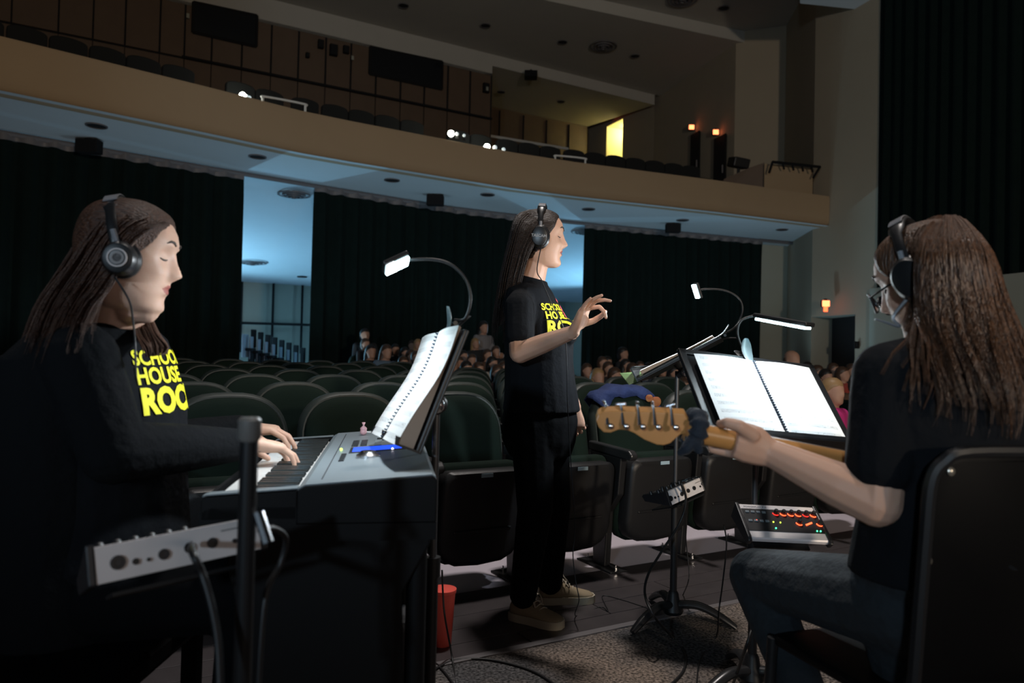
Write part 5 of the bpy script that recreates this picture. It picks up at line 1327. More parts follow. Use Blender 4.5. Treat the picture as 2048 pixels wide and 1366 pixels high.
shoe(at_z(1024, 1236, 0), at_z(1124, 1258, 0), T, mt=M_suede, sole=M_sole)
shoe(at_z(1078, 1206, 0), at_z(1186, 1203, 0), T, mt=M_suede, sole=M_sole)
M_hairc = hair_mat('dark_brown_hair', (.010, .006, .005), (.045, .024, .016))
gl = [[(1100, 436, 3.07), (1088, 458, 3.02), (1066, 495, 3.0), (1046, 545, 3.02), (1030, 610, 3.04), (1022, 670, 3.06)],
      [(1088, 426, 3.07), (1062, 452, 3.0), (1042, 495, 3.0), (1026, 560, 3.02), (1014, 630, 3.04), (1009, 700, 3.06)],
      [(1072, 421, 3.09), (1042, 440, 3.03), (1027, 490, 3.02), (1012, 560, 3.04), (1002, 640, 3.06), (998, 708, 3.08)],
      [(1060, 421, 3.11), (1032, 436, 3.08), (1018, 490, 3.08), (1004, 560, 3.10), (992, 640, 3.11), (988, 708, 3.12)],
      [(1062, 421, 3.13), (1036, 440, 3.15), (1022, 490, 3.17), (1008, 560, 3.17), (998, 640, 3.17), (992, 700, 3.17)]]
hair(T, gl, MH, M_hairc, 520, 3, lambda z, y: .062 if z > .196 else (.052 + (z - .15) * .2 if z > .15 else (.052 - (.15 - z) * .6)), capscale=1.075, jit=.007, locks=80)
Thp = headphones(MH, 'black headphones with lettered cups worn by the conductor', 'oval')
cup = [o for o in bpy.data.objects if o.parent == Thp and o.name.startswith('ear_cup')][0]
me = text_mesh('TASCAM', .0165, .0004); me.materials.clear(); me.materials.append(mat('headphone_print', (.35, .35, .36), .5))
me.transform(frame(MH @ V((-.030, -.1225, .100)), MH.to_3x3() @ V((1, 0, 0)), MH.to_3x3() @ V((0, 0, 1)))); link('print', me, cup)
C_ = at_y(1101, 650, 2.98); Nn = V((.82, -.57, 0)); Xx = V((.57, .82, .04))
wrap_print([('SCHOOL', .038, -.036, .062, .0012, None), ('HOUSE', .042, -.026, .026, .0015, None), ('ROCK', .074, -.026, -.034, .003, None),
            (blob_mesh([(.0, .0), (.02, .012), (.045, .005), (.052, -.02), (.045, -.05), (.03, -.07), (.022, -.045), (.006, -.03)]), 0, .13, .075, 0, M_pink), (blob_mesh([(0, 0), (.018, .012), (.03, 0), (.02, -.01)]), 0, .115, .105, 0, M_pink), (blob_mesh([(0, 0), (.012, .006), (.022, -.004), (.01, -.012)]), 0, .145, .062, 0, M_tee)], tee, C_, Xx, Nn, tee, M_yellow)
cable([MH @ V((.012, -.115, .068)), at_y(1074, 540, 2.94), at_y(1084, 562, 2.93), at_y(1100, 600, 2.93), at_y(1128, 660, 2.93), at_y(1134, 740, 2.93), at_y(1135, 800, 2.93), at_y(1140, 900, 2.94), at_y(1150, 1050, 2.97), at_y(1146, 1110, 2.97), at_y(1152, 1165, 2.96), at_y(1158, 1200, 2.95), G(1152, 1232), G(1200, 1214), G(1216, 1222), G(1205, 1192), G(1245, 1200), G(1300, 1218)], .0022, 'thin headphone cable hanging from the conductor to the floor')

# ------------------------------------------------------------------ KEYBOARD PLAYER
PX = .001117
T = thing('person', 'seated woman in black knit playing the keyboard, long auburn hair and headphones', 'person', (-.9, 1.66, 0))
fw = V((.95, .31, 0)); fw = V((.985, -.17, 0)); sdv = V((.17, .985, 0))
MH = head_frame((.110, 0, .0945), at_y(365, 553, 1.64), (.975, .22, 0), .18, 1.06)
b = MB(); head_mb(b, MH, 1.08, .14, 0)
nk0 = MH @ V((.0, 0, .05)); nk1 = at_y(236, 660, 1.67)
b.loft([ell(nk0, fw * .062, sdv * .062), ell(nk0.lerp(nk1, .5), fw * .060, sdv * .06), ell(nk1, fw * .066, sdv * .07)])
b.capsule(MH @ V((.03, 0, .008)), MH @ V((.055, 0, .006)), .040, .028)
def trunkP(mb, rows, infl=0): mb.loft([ell(at_y(cx, y, Y), fw * (hd * PX + infl), sdv * (hw + infl), 22, 2.3) for y, cx, hd, hw, Y in rows])
rowsP = [(655, 232, 60, .085, 1.68), (678, 215, 85, .175, 1.68), (720, 208, 112, .195, 1.68), (770, 212, 128, .195, 1.68), (820, 216, 138, .195, 1.68), (900, 212, 142, .20, 1.68), (1000, 205, 150, .21, 1.68), (1100, 200, 162, .22, 1.68), (1200, 195, 165, .22, 1.68)]
trunkP(b, rowsP, -.03)
shR, elR, wrR = at_y(160, 715, 1.50), at_y(228, 905, 1.48), at_y(470, 890, 1.76)
shL, elL, wrL = at_y(245, 715, 1.88), at_y(330, 890, 2.02), at_y(470, 858, 2.12)
hdR = at_z(560, 905, .845); hdL = at_z(548, 866, .85)
b.chain([shR, elR, wrR], [.05, .042, .030]); b.chain([shL, elL, wrL], [.05, .042, .030])
wr2 = at_y(492, 884, 1.80); b.capsule(wrR, wr2, .030, .027)
hx = (at_z(592, 900, .842) - wr2).normalized(); Hm = frame(wr2, hx, Z3.cross(hx)); hand(b, Hm, 1, ((22, 28, 18), (18, 30, 20), (20, 30, 20), (24, 30, 18)), ((.6, .75, -.25), (.85, .45, -.3), (.95, .15, -.35)), .12, 1.0)
wl2 = at_y(490, 854, 2.14); b.capsule(wrL, wl2, .030, .027)
hx = (at_z(570, 862, .862) - wl2).normalized(); Hm = frame(wl2, hx, Z3.cross(hx)); hand(b, Hm, -1, ((22, 30, 18), (20, 30, 20), (22, 30, 20), (24, 30, 18)), ((.6, .75, -.2), (.85, .45, -.25), (.95, .15, -.3)), .12, 1.0)
hipR, knR, anR = at_y(215, 1190, 1.57), V((-.55, 1.60, .565)), V((-.60, 1.62, .09))
hipL, knL, anL = at_y(235, 1180, 1.80), V((-.58, 1.92, .565)), V((-.64, 1.95, .09))
for a in ((hipR, knR, anR), (hipL, knL, anL)): b.chain(list(a), [.06, .05, .036])
body = link('body', remesh(b, 'body', [M_skinp, M_lip], .0034, 3, .5, lip_pick(MH)), T); face_parts(body, MH)
# tee under an open cardigan
c = MB(); trunkP(c, rowsP[:-1] + [(1130, 200, 158, .21, 1.68)], -.006); tee = link('tee_shirt', remesh(c, 'tee', [M_tee], .007, 3), T)
c = MB()
cards = [(648, 225, 62, .095, 1.68), (676, 205, 88, .185, 1.68), (720, 186, 112, .215, 1.68), (770, 180, 128, .22, 1.68), (820, 178, 136, .22, 1.68), (900, 178, 142, .225, 1.68), (1000, 175, 150, .23, 1.68), (1120, 170, 158, .235, 1.68), (1230, 168, 158, .235, 1.68)]
trunkP(c, cards)
for s_, e_, w_ in ((shR, elR, wrR), (shL, elL, wrL)): c.chain([s_, e_, e_.lerp(w_, .5), w_ + (w_ - e_).normalized() * .012], [.075, .066, .056, .040])
cd = link('cardigan', remesh(c, 'cardigan', [M_cardi], .007, 4), T)
c = MB()
for a in ((hipR, knR, anR), (hipL, knL, anL)): c.chain(list(a), [.10, .078, .055])
link('trousers', remesh(c, 'trousers', [M_pants], .009, 3), T)
shoe((-.70, 1.62, 0), (-.47, 1.60, 0), T, mt=M_shblk, sole=M_shblk); shoe((-.74, 1.95, 0), (-.51, 1.93, 0), T, mt=M_shblk, sole=M_shblk)
M_hairp = hair_mat('auburn_hair', (.018, .007, .005), (.13, .055, .028))
gl = [[(338, 452, 1.59), (305, 462, 1.545), (268, 492, 1.528), (240, 545, 1.525), (205, 600, 1.52), (185, 650, 1.48), (172, 720, 1.43)],
      [(325, 434, 1.60), (275, 448, 1.54), (232, 490, 1.525), (195, 550, 1.52), (155, 610, 1.50), (130, 675, 1.46), (112, 745, 1.42)],
      [(300, 418, 1.61), (245, 428, 1.55), (200, 475, 1.53), (163, 540, 1.53), (118, 610, 1.51), (90, 690, 1.48), (74, 760, 1.45)],
      [(275, 412, 1.63), (215, 424, 1.59), (178, 475, 1.57), (140, 545, 1.56), (92, 620, 1.55), (60, 710, 1.53), (48, 775, 1.52)],
      [(262, 412, 1.66), (200, 428, 1.65), (168, 480, 1.65), (130, 550, 1.65), (85, 625, 1.65), (52, 715, 1.66), (42, 780, 1.66)],
      [(275, 413, 1.69), (215, 432, 1.71), (180, 485, 1.72), (145, 550, 1.73), (105, 625, 1.74), (75, 705, 1.76), (64, 770, 1.78)]]
hob = hair(T, gl, MH, M_hairp, 620, 5, lambda z, y: .062 if z > .196 else (.056 + (z - .15) * .15 if z > .15 else (.056 - (.15 - z) * .6)), capscale=1.085, jit=.009, wave=.007, locks=90)
# lock falling over the far shoulder on to the chest
st = MB(); rnd = random.Random(9)
for q in range(260):
    f = rnd.random(); dy = rnd.gauss(0, .012); e = rnd.uniform(.8, 1)
    w_ = 6 * math.sin(f * 9); pts = spline([at_y(256 + 34 * f, 598, 1.75 + dy), at_y(262 + 40 * f + w_ * .4, 635, 1.71 + dy), at_y(272 + 48 * f - w_ * .6, 668, 1.64 + dy), at_y(284 + 50 * f + w_, 695, 1.575 + dy), at_y(298 + 34 * f - 10 * rnd.random(), 718 - 6 * f, 1.545 + dy)], 4)
    st.tube(pts[:max(5, int(len(pts) * e))], [.0022, .0028, .0024, .0008], 3, cap=False)
st.build('hair_lock', M_hairp, T, smooth=True)
Thp = headphones(MH, 'black headphones with a ringed ear cup worn by the keyboard player', 'ring', -.42, (.012, -.008))
c_ = MB(); c_.tube(spline([MH @ V((.015, -.112, .06)), at_y(258, 600, 1.49), at_y(266, 640, 1.47), at_y(270, 690, 1.44), at_y(272, 760, 1.44)], 6), .0022, 6); c_.build('lead', M_cable, Thp, smooth=True)
C_ = at_y(322, 770, 1.56); Nn = V((.86, -.51, 0)); Xx = V((.51, .86, .02))
wrap_print([('SCHOOL', .046, -.006, .040, .0014, None), ('HOUSE', .050, -.006, -.002, .0016, None), ('ROCK', .076, -.004, -.066, .004, None)], tee, C_, Xx, Nn, tee, M_yellow)
# bench
T = thing('piano_bench', 'black bench under the keyboard player', 'bench', (-.95, 1.68, 0))
m = MB(); m.box((-.97, 1.68, .395), (.36, .6, .07)); m.build('cushion', M_kbd, T, bevel=.02)
for sx in (-1, 1):
    for sy in (-1, 1): m = MB(); m.box((-.97 + sx * .14, 1.68 + sy * .26, .18), (.04, .04, .36)); m.build('leg', M_kbd, T)

# ------------------------------------------------------------------ GUITARIST
T = thing('person', 'seated guitarist seen from behind with very long brown hair and glasses', 'person', (.93, 1.5, 0))
gf = V((-.30, .954, 0)); gs = V((.954, .30, 0))          # facing, her right
MH = head_frame((0, 0, .10), at_y(1862, 570, 1.53), (-.68, .73, 0), .42, 1.04, .0)
b = MB(); head_mb(b, MH, 1.0, .03, 0, 70, 96)
nk0 = MH @ V((-.01, 0, .05)); nk1 = at_y(1880, 712, 1.47)
b.loft([ell(nk0, gf * .055, gs * .055), ell(nk1, gf * .06, gs * .065)])
GX = .00100
rowsG = [(705, 1885, .06, .08, 1.47), (728, 1890, .085, .185, 1.47), (770, 1893, .105, .195, 1.47), (850, 1895, .115, .185, 1.47), (950, 1897, .115, .175, 1.48), (1040, 1895, .125, .18, 1.49), (1130, 1892, .14, .195, 1.51), (1180, 1890, .13, .19, 1.52)]
def trunkG(mb, rows, infl=0): mb.loft([ell(at_y(cx, y, Y), gf * (hd + infl), gs * (hw + infl), 20, 2.3) for y, cx, hd, hw, Y in rows])
trunkG(b, rowsG, -.02)
shL, elL, wrL = at_y(1775, 750, 1.43), at_y(1752, 1005, 1.40), at_y(1540, 905, 1.50)
shR, elR, wrR = V((1.14, 1.60, 1.06)), V((1.22, 1.72, .82)), V((1.02, 1.80, .78))
b.chain([shL, elL, elL.lerp(wrL, .35), wrL], [.052, .047, .045, .029]); b.chain([shR, elR, wrR], [.05, .045, .03])
# left hand around the neck: thumb over the back, fingers underneath and round the front
pw = at_y(1515, 892, 1.50); pk_ = at_y(1468, 880, 1.49)
b.loft([ell(p, ax, ay, 12) for p, ax, ay in ((wrL, V((0, .024, 0)), V((.006, 0, .030))), (pw, V((0, .026, 0)), V((.008, 0, .040))), (at_y(1490, 885, 1.495), V((0, .026, 0)), V((.008, 0, .041))), (pk_, V((0, .022, 0)), V((.006, 0, .036))))])
b.chain([at_y(1505, 870, 1.475), at_y(1478, 852, 1.462), at_y(1455, 846, 1.470), at_y(1440, 848, 1.50)], [.016, .0135, .0115, .009])
for k in range(4):
    x0 = 1462 + k * 14
    b.chain([at_y(x0 + 8, 908, 1.50), at_y(x0 - 38 + k * 5, 898 + k * 3, 1.515), at_y(x0 - 36 + k * 5, 868 + k * 4, 1.545), at_y(x0 - 12 + k * 5, 858 + k * 4, 1.538)], [.0105, .0095, .0085, .007])
Hm = frame(wrR, V((-.5, -.1, -.8)), V((.3, .9, 0))); hand(b, Hm, 1, ((25, 30, 20),) * 4, ((.6, .6, -.3), (.8, .3, -.3), (.9, .1, -.3)), .06)
hipL, knL, anL = at_y(1815, 1215, 1.50), at_y(1512, 1150, 1.98), at_y(1612, 1400, 1.76)
hipR, knR, anR = V((1.08, 1.60, .53)), V((1.14, 2.02, .53)), V((1.20, 1.95, .10))
anL2 = anL + V((.04, -.03, -.16))
b.chain([hipL, knL, anL, anL2], [.06, .05, .04, .036]); b.chain([hipR, knR, anR], [.06, .05, .036])
body = link('body', remesh(b, 'body', [M_skin, M_lip], .0034, 3, .5, lip_pick(MH)), T); face_parts(body, MH)
c = MB(); trunkG(c, rowsG[:-1] + [(1150, 1890, .14, .195, 1.51)], .006); c.chain([shL, shL.lerp(elL, .72)], [.066, .063]); c.chain([shR, shR.lerp(elR, .72)], [.066, .06]); c.capsule(nk1.lerp(shL, .5), shL, .06, .066)
tee = link('tee_shirt', remesh(c, 'tee', [M_tee], .006, 4), T)
c = MB(); trunkG(c, [(1120, 1892, .14, .197, 1.51), (1180, 1895, .13, .192, 1.54), (1250, 1900, .13, .192, 1.56), (1320, 1905, .125, .188, 1.57), (1350, 1905, .11, .18, 1.57)]); c.chain([hipL, knL, anL, anL2], [.100, .072, .055, .05]); c.chain([hipR, knR, anR], [.098, .072, .055])
link('jeans', remesh(c, 'jeans', [M_jeans], .007, 3), T)
sh0 = V((anL2.x + .03, anL2.y - .06, 0)); shoe(sh0 + V((.06, -.06, 0)), sh0 + V((-.10, .15, 0)), T, mt=M_shblk, sole=M_shblk); shoe(V((1.22, 1.90, 0)), V((1.14, 2.14, 0)), T, mt=M_shblk, sole=M_shblk)
M_hairg = hair_mat('long_brown_hair', (.016, .007, .004), (.19, .080, .034), .42, (170, 170, 12))
gl = [[(1850, 448, 1.56), (1826, 480, 1.50), (1840, 540, 1.46), (1842, 610, 1.455), (1826, 680, 1.42), (1805, 740, 1.375), (1795, 830, 1.37)],
      [(1868, 438, 1.55), (1842, 478, 1.44), (1848, 555, 1.42), (1852, 630, 1.405), (1850, 715, 1.36), (1846, 790, 1.335), (1838, 850, 1.34)],
      [(1884, 436, 1.54), (1858, 480, 1.41), (1852, 570, 1.39), (1866, 660, 1.375), (1884, 740, 1.34), (1900, 810, 1.325), (1896, 880, 1.33)],
      [(1898, 435, 1.54), (1900, 482, 1.395), (1905, 580, 1.38), (1920, 670, 1.36), (1945, 750, 1.33), (1962, 820, 1.32), (1956, 890, 1.325)],
      [(1912, 437, 1.54), (1940, 485, 1.41), (1958, 580, 1.39), (1980, 670, 1.365), (2003, 750, 1.335), (2018, 820, 1.325), (2008, 890, 1.33)],
      [(1925, 442, 1.55), (1966, 495, 1.45), (1990, 590, 1.42), (2020, 680, 1.39), (2048, 760, 1.36), (2058, 830, 1.35), (2050, 895, 1.35)],
      [(1932, 450, 1.57), (1975, 510, 1.51), (2000, 600, 1.47), (2035, 690, 1.43), (2070, 770, 1.40), (2085, 840, 1.39), (2080, 900, 1.39)]]
hair(T, gl, MH, M_hairg, 3200, 8, lambda z, y: .060 if z > .19 else (.058 + (z - .15) * .1 if z > .15 else (.058 - (.15 - z) * .75)), capscale=1.06, jit=.011, wave=.013, r=.0008, sheet_th=.03, ends=.34, sheet_len=.70, locks=150)
Thp = headphones(MH, 'black headphones over the long hair of the guitarist', 'oval')
m = MB(); m.tube(spline([MH @ V((.02, .10, .075)), MH @ V((.06, .105, .05)), at_y(1800, 653, 1.47), at_y(1772, 645, 1.47), at_y(1750, 638, 1.47)], 5), [.004, .0035, .003, .0025, .0018], 7); m.build('boom', M_hpg, Thp, smooth=True)
# glasses
Tg_ = thing('glasses', 'dark framed glasses worn by the guitarist', 'glasses', MH @ V((.1, 0, .11)))
for s in (-1, 1):
    pts = [MH @ V((.108 - .010 * (abs(math.cos(a)) if math.cos(a) * s > 0 else 0), s * .034 + .026 * math.cos(a), .108 + .021 * math.sin(a))) for a in [2 * PI * k / 20 for k in range(21)]]
    m = MB(); m.tube(pts, .0022, 6); rim = m.build('rim', M_hpb, Tg_, smooth=True)
    m = MB(); m.add(pts[:-1], [list(range(20))]); m.build('lens', mat('lens_glass', (.9, .95, 1), .05, trans=1.0), rim)
    m = MB(); m.tube([MH @ V((.100, s * .060, .115)), MH @ V((.05, s * .078, .118)), MH @ V((0, s * .080, .118))], .0022, 6); m.build('temple', M_hpb, Tg_, smooth=True)
m = MB(); m.tube([MH @ V((.108, -.009, .112)), MH @ V((.112, 0, .115)), MH @ V((.108, .009, .112))], .002, 6); m.build('bridge', M_hpb, Tg_, smooth=True)

# ------------------------------------------------------------------ GUITAR
M_maple = mat('maple_wood', (.50, .24, .075), .38, var=.18, vscale=14)
M_body = mat('red_guitar_body', (.45, .02, .02), .25)
hs = [(1207, 824), (1240, 823), (1280, 824), (1320, 825), (1369, 828), (1378, 842), (1380, 862), (1372, 868), (1360, 870), (1352, 877), (1341, 887), (1328, 891), (1314, 890), (1289, 880), (1269, 867), (1255, 861), (1237, 860), (1221, 866), (1207, 865), (1197, 855), (1192, 842), (1196, 830)]
Yh = 1.48
T = thing('electric_guitar', 'maple-necked electric guitar pointing left, held by the seated guitarist', 'guitar', at_y(1700, 925, 1.55))
m = MB(); m.prism([at_y(x, y, Yh + .03 * (1380 - x) / 190 * -1) for x, y in hs], V((.0, .011, .011))); hsd = m.build('headstock', M_maple, T, bevel=.002)
nka, nkb, nkc = at_y(1370, 862, 1.482), at_y(1700, 925, 1.535), at_y(1830, 955, 1.56)
rg = []
for k in range(7):
    t = k / 6; p = nka.lerp(nkc, t); w = .020 + .007 * t
    ax = (nkc - nka).normalized(); vv = V((0, -.25, 1)); vv = (vv - ax * vv.dot(ax)).normalized(); uu = ax.cross(vv); uu = uu if uu.y < 0 else -uu
    rg.append([p + vv * w * math.cos(a) + uu * (.019 * math.sin(a) if math.sin(a) > 0 else 0) for a in [2 * PI * q / 16 for q in range(9)]] + [p - vv * w - uu * .006, p + vv * w - uu * .006])
m = MB(); m.loft(rg); m.build('neck', M_maple, T, smooth='auto')
m = MB(); m.loft([[r_[0] - uu * .006, r_[8] - uu * .006, r_[8] - uu * .012, r_[0] - uu * .012] for r_ in rg]); m.build('fretboard', mat('rosewood', (.05, .025, .015), .5), T)
bc = at_y(1905, 985, 1.68); ax = (nkc - nka).normalized(); 
ol = [(-.17, .10), (-.22, .135), (-.19, .155), (-.12, .13), (-.04, .10), (.04, .115), (.13, .15), (.20, .12), (.225, .02), (.20, -.10), (.13, -.16), (.04, -.125), (-.04, -.115), (-.11, -.15), (-.16, -.14), (-.14, -.10), (-.10, -.05), (-.10, .03)]
fr_ = frame(bc, ax, vv); m = MB(); m.prism([fr_ @ V((x, y, -.02)) for x, y in ol], fr_.to_3x3() @ V((0, 0, .042))); m.build('guitar_body', M_body, T, bevel=.006)
for i, (x, ang) in enumerate(((1212, -.45), (1243, 1.45), (1276, -.05), (1307, -.15), (1342, 1.2))):
    yy = 822 + (x - 1207) * .02; Y_ = Yh - .02
    p0 = at_y(x + 3, yy + 28, Y_ - .008); p1 = at_y(x, yy - 4, Y_ + .004); p2 = at_y(x - 2, yy - 14, Y_ + .006)
    m = MB(); m.tube([p0, p1, p2], [.0045, .0030, .0032], 8); pg = m.build('tuner_post', M_chrome, T, smooth='auto')
    m = MB(); q = p2; ddx = V((math.sin(ang) * .011, -.003, math.cos(ang) * .008)); m.loft([ell(q + ddx * k, V((.0032, 0, 0)) if abs(math.sin(ang)) < .5 else V((0, 0, .0035)), V((0, .0032, 0)), 8) for k in (-1, -.7, 0, .7, 1)]); m.build('tuner_button', M_chrome, pg, smooth=True)
    m = MB(); m.lathe([(.006, -.004), (.006, .004), (.003, .006)], frame(p0 + V((.006, -.002, -.002)), (1, 0, 0), (0, 0, 1)), 12); m.build('tuner_housing', M_chrome, T, smooth='auto')
# scrunchie wrapped round the nut end of the neck
cs = at_y(1388, 858, 1.487); M_scr = mat('navy_velvet', (.006, .014, .028), .8, sheen=.12, bump=.3, bscale=60)
m = MB(); rnd = random.Random(4); rings = []
for k in range(32):
    a = 2 * PI * k / 32; rr_ = .027; c_ = cs + vv * rr_ * math.cos(a) + uu * rr_ * .9 * math.sin(a); rad = .0165 * (1 + .22 * math.sin(a * 9)); out = (vv * math.cos(a) + uu * math.sin(a)).normalized()
    rings.append(ell(c_, ax * rad * 1.1, out * rad, 12))
rings.append(rings[0]); m.loft(rings, cap=False); sc_ = thing('scrunchie', 'navy velvet scrunchie wrapped round the guitar neck beside the headstock', 'scrunchie', cs - V((0, 0, .03)))
m.build('band', M_scr, sc_, smooth=True)
m = MB(); m.chain([at_y(1385, 882, 1.46), at_y(1372, 898, 1.46), at_y(1362, 905, 1.465)], [.014, .012, .008]); m.chain([at_y(1392, 884, 1.46), at_y(1398, 900, 1.46)], [.012, .009]); link('knot', remesh(m, 'knot', [M_scr], .003, 2), sc_)

# ------------------------------------------------------------------ GUITARIST'S CHAIR
T = thing('chair', 'black chair with riveted curved back under the guitarist', 'chair', (.98, 1.5, 0))
M_chair = mat('chair_black_plastic', (.003, .003, .0033), .5, spec=.12)
c0 = V((.738, 1.335, 0)); xs = V((.954, .30, 0)); bk2 = V((.30, -.954, 0))
ol = [(0.03, .50), (.44, .50), (.47, .54), (.47, .88), (.455, .92), (.42, .938), (.05, .94), (.016, .922), (0, .89), (0, .54)]
m = MB(); rings = []
for dep, f in ((-.012, .97), (-.008, 1), (.008, 1), (.012, .97)):
    rings.append([c0 + xs * (.235 + (x - .235) * f) + bk2 * (dep + .05 * (1 - ((x - .235) / .235) ** 2) + (z - .5) * .08) + Z3 * (.72 + (z - .72) * f) for x, z in [p for i in range(len(ol)) for p in [(ol[i][0] * (1 - k / 4) + ol[(i + 1) % len(ol)][0] * k / 4, ol[i][1] * (1 - k / 4) + ol[(i + 1) % len(ol)][1] * k / 4) for k in range(4)]]])
m.loft(rings); bro = m.build('backrest', M_chair, T, smooth='auto'); bvb = BVHTree.FromPolygons([v.co + ORG[bro.name] for v in bro.data.vertices], [q.vertices[:] for q in bro.data.polygons])
m = MB(); pts = [c0 + xs * x + bk2 * (.012 + .05 * (1 - ((x - .235) / .235) ** 2) + (z - .5) * .08) + Z3 * z for x, z in ((-.002, .45), (-.002, .60), (-.002, .80), (.0, .895), (.018, .930), (.055, .948), (.235, .950), (.415, .948), (.455, .928), (.472, .88), (.472, .60), (.472, .45))]
m.tube(spline(pts, 4), .012, 8); m.build('back_frame', M_black, T, smooth='auto')
for (px, py) in ((1903, 943), (1857, 1122)):
    d = ray(px, py).normalized(); h = bvb.ray_cast(V((0, 0, CAM_H)), d, 5); p = h[0] if h[0] else c0
    m = MB(); m.lathe([(.0075, -.004), (.0085, 0), (.006, .003), (.001, .004)], frame(p, xs, Z3), 14); m.build('rivet', mat('brass_rivet', (.55, .50, .42), .3, .8), T, smooth='auto')
sc0 = V((.765, 1.36, 0)); fr0 = V((-.30, .954, 0))
m = MB(); m.loft([[sc0 + xs * x + fr0 * y + Z3 * (z + dz_) for x, y, dz_ in ((0, 0, 0), (.47, 0, 0), (.46, .42, -.01), (.40, .455, -.02), (.07, .455, -.02), (.01, .42, -.01))] for z in (.425, .45)]); m.build('seat', M_chair, T, bevel=.008)
for x, y in ((.0, .0), (.47, .0), (.015, .43), (.455, .43)):
    p = sc0 + xs * x + fr0 * y; q = p + xs * (-.015 if x < .2 else .015) + fr0 * (-.05 if y < .2 else .015)
    m = MB(); m.tube([p + Z3 * .43, q + Z3 * .012], .0135, 10); lg = m.build('leg', M_black, T, smooth='auto')
    m = MB(); m.lathe([(.016, 0), (.016, .03), (.0135, .032)], Matrix.Translation((q.x, q.y, 0)), 12); m.build('foot_cap', M_blackm, lg)
# ================================================================== AUDIENCE
M_askin = mat('audience_skin', (.40, .22, .15), .6)
A_H = {'black': mat('hair_black', (.012, .009, .008), .5), 'brown': mat('hair_brown', (.055, .028, .016), .5), 'blond': mat('hair_blond', (.30, .18, .08), .5)}
A_T = {'black': mat('top_black', (.015, .015, .017), .9), 'brown': mat('top_brown', (.09, .05, .035), .9), 'grey': mat('top_grey', (.20, .19, .20), .9), 'white': mat('top_white', (.5, .48, .46), .9),
       'denim': mat('top_denim', (.10, .15, .21), .9), 'pink': mat('top_pink', (.5, .30, .36), .9), 'red': mat('top_red', (.32, .05, .04), .9), 'magenta': mat('top_magenta', (.55, .03, .22), .8)}
def aud_meshes(ad):
    s = 1.12 if ad else .92
    # one continuous body: head, neck, trunk, arms, thighs; face towards -y
    m = MB()
    m.loft([ell((0, .01, z), V((w, 0, 0)), V((0, d, 0)), 14) for z, w, d in ((-.52, .13, .10), (-.40, .14, .10), (-.26, .15, .10), (-.16, .155, .085), (-.125, .09, .06), (-.10, .05, .048), (-.05, .045, .05))])
    hp = [(-.095, .035, .045, -.055), (-.08, .052, .06, -.03), (-.04, .066, .078, -.012), (0, .073, .088, 0), (.04, .075, .092, 0), (.08, .066, .08, .005), (.105, .045, .055, .01), (.118, .015, .02, .01)]
    m.loft([ell((0, c, z), V((w, 0, 0)), V((0, d, 0)), 14) for z, w, d, c in hp])
    m.capsule((0, -.098, -.012), (0, -.085, .03), .013, .008, 8)
    for sx in (-1, 1):
        m.chain([(sx * .145, 0, -.18), (sx * .175, -.04, -.36), (sx * .09, -.22, -.42)], [.05, .045, .032])
        m.chain([(sx * .09, -.05, -.50), (sx * .10, -.38, -.48)], [.075, .06])
        m.sphere((sx * .072, .005, 0), .016, 6)
    body = remesh(m, 'person_body', [M_askin], .016, 2)
    t = MB()
    t.loft([ell((0, .01, z), V((w, 0, 0)), V((0, d, 0)), 14) for z, w, d in ((-.53, .15, .12), (-.40, .157, .118), (-.26, .168, .118), (-.16, .168, .10), (-.128, .10, .072), (-.115, .062, .06))])
    for sx in (-1, 1): t.chain([(sx * .145, 0, -.18), (sx * .178, -.04, -.36), (sx * .11, -.19, -.415)], [.064, .058, .046])
    top = remesh(t, 'top', [A_T['black']], .018, 2)
    h = MB()
    h.loft([ell((0, .010 + (z < .05) * .018 + (z < 0) * .015, z), V((w, 0, 0)), V((0, d, 0)), 14) for z, w, d in ((-.10, .06, .05), (-.04, .077, .072), (.02, .085, .088), (.06, .084, .095), (.10, .066, .08), (.128, .03, .035))])
    hr = remesh(h, 'hair', [A_H['brown']], .016, 2)
    h = MB()
    h.loft([ell((0, .012 + (z < .05) * .02 + (z < 0) * .02, z), V((w, 0, 0)), V((0, d, 0)), 14) for z, w, d in ((-.26, .10, .05), (-.14, .095, .06), (-.04, .088, .075), (.02, .088, .09), (.06, .086, .096), (.10, .068, .082), (.13, .03, .035))])
    hl = remesh(h, 'hair', [A_H['brown']], .016, 2)
    for me in (body, top, hr, hl): me.transform(Matrix.Scale(s, 4))
    return body, top, hr, hl
AM = [aud_meshes(0), aud_meshes(1)]
TOPS, HAIRS = {}, {}
def variant(me, key, m_):
    if key not in TOPS:
        c = me.copy(); c.materials.clear(); c.materials.append(m_); TOPS[key] = c
    return TOPS[key]
rnd = random.Random(11)
def sect(x): return 'left of keyboard score' if x < 850 else 'between keyboard score and conductor' if x < 1040 else 'right of conductor' if x < 1400 else 'behind guitar score'
LABELS = {}; grp_ = {}
for i, a in enumerate(AUD):
    if not a[4]: grp_.setdefault((a[2], a[3], sect(a[5])), []).append((a[5], i))
for (h_, t_, s_), lst in grp_.items():
    lst.sort()
    for k, (_, i) in enumerate(lst):
        LABELS[i] = ('%s-haired child in %s seated %s' % (h_, t_, s_)) if len(lst) == 1 else '%s-haired child in %s, %s from left, %s' % (h_, t_, ORD[k], s_)
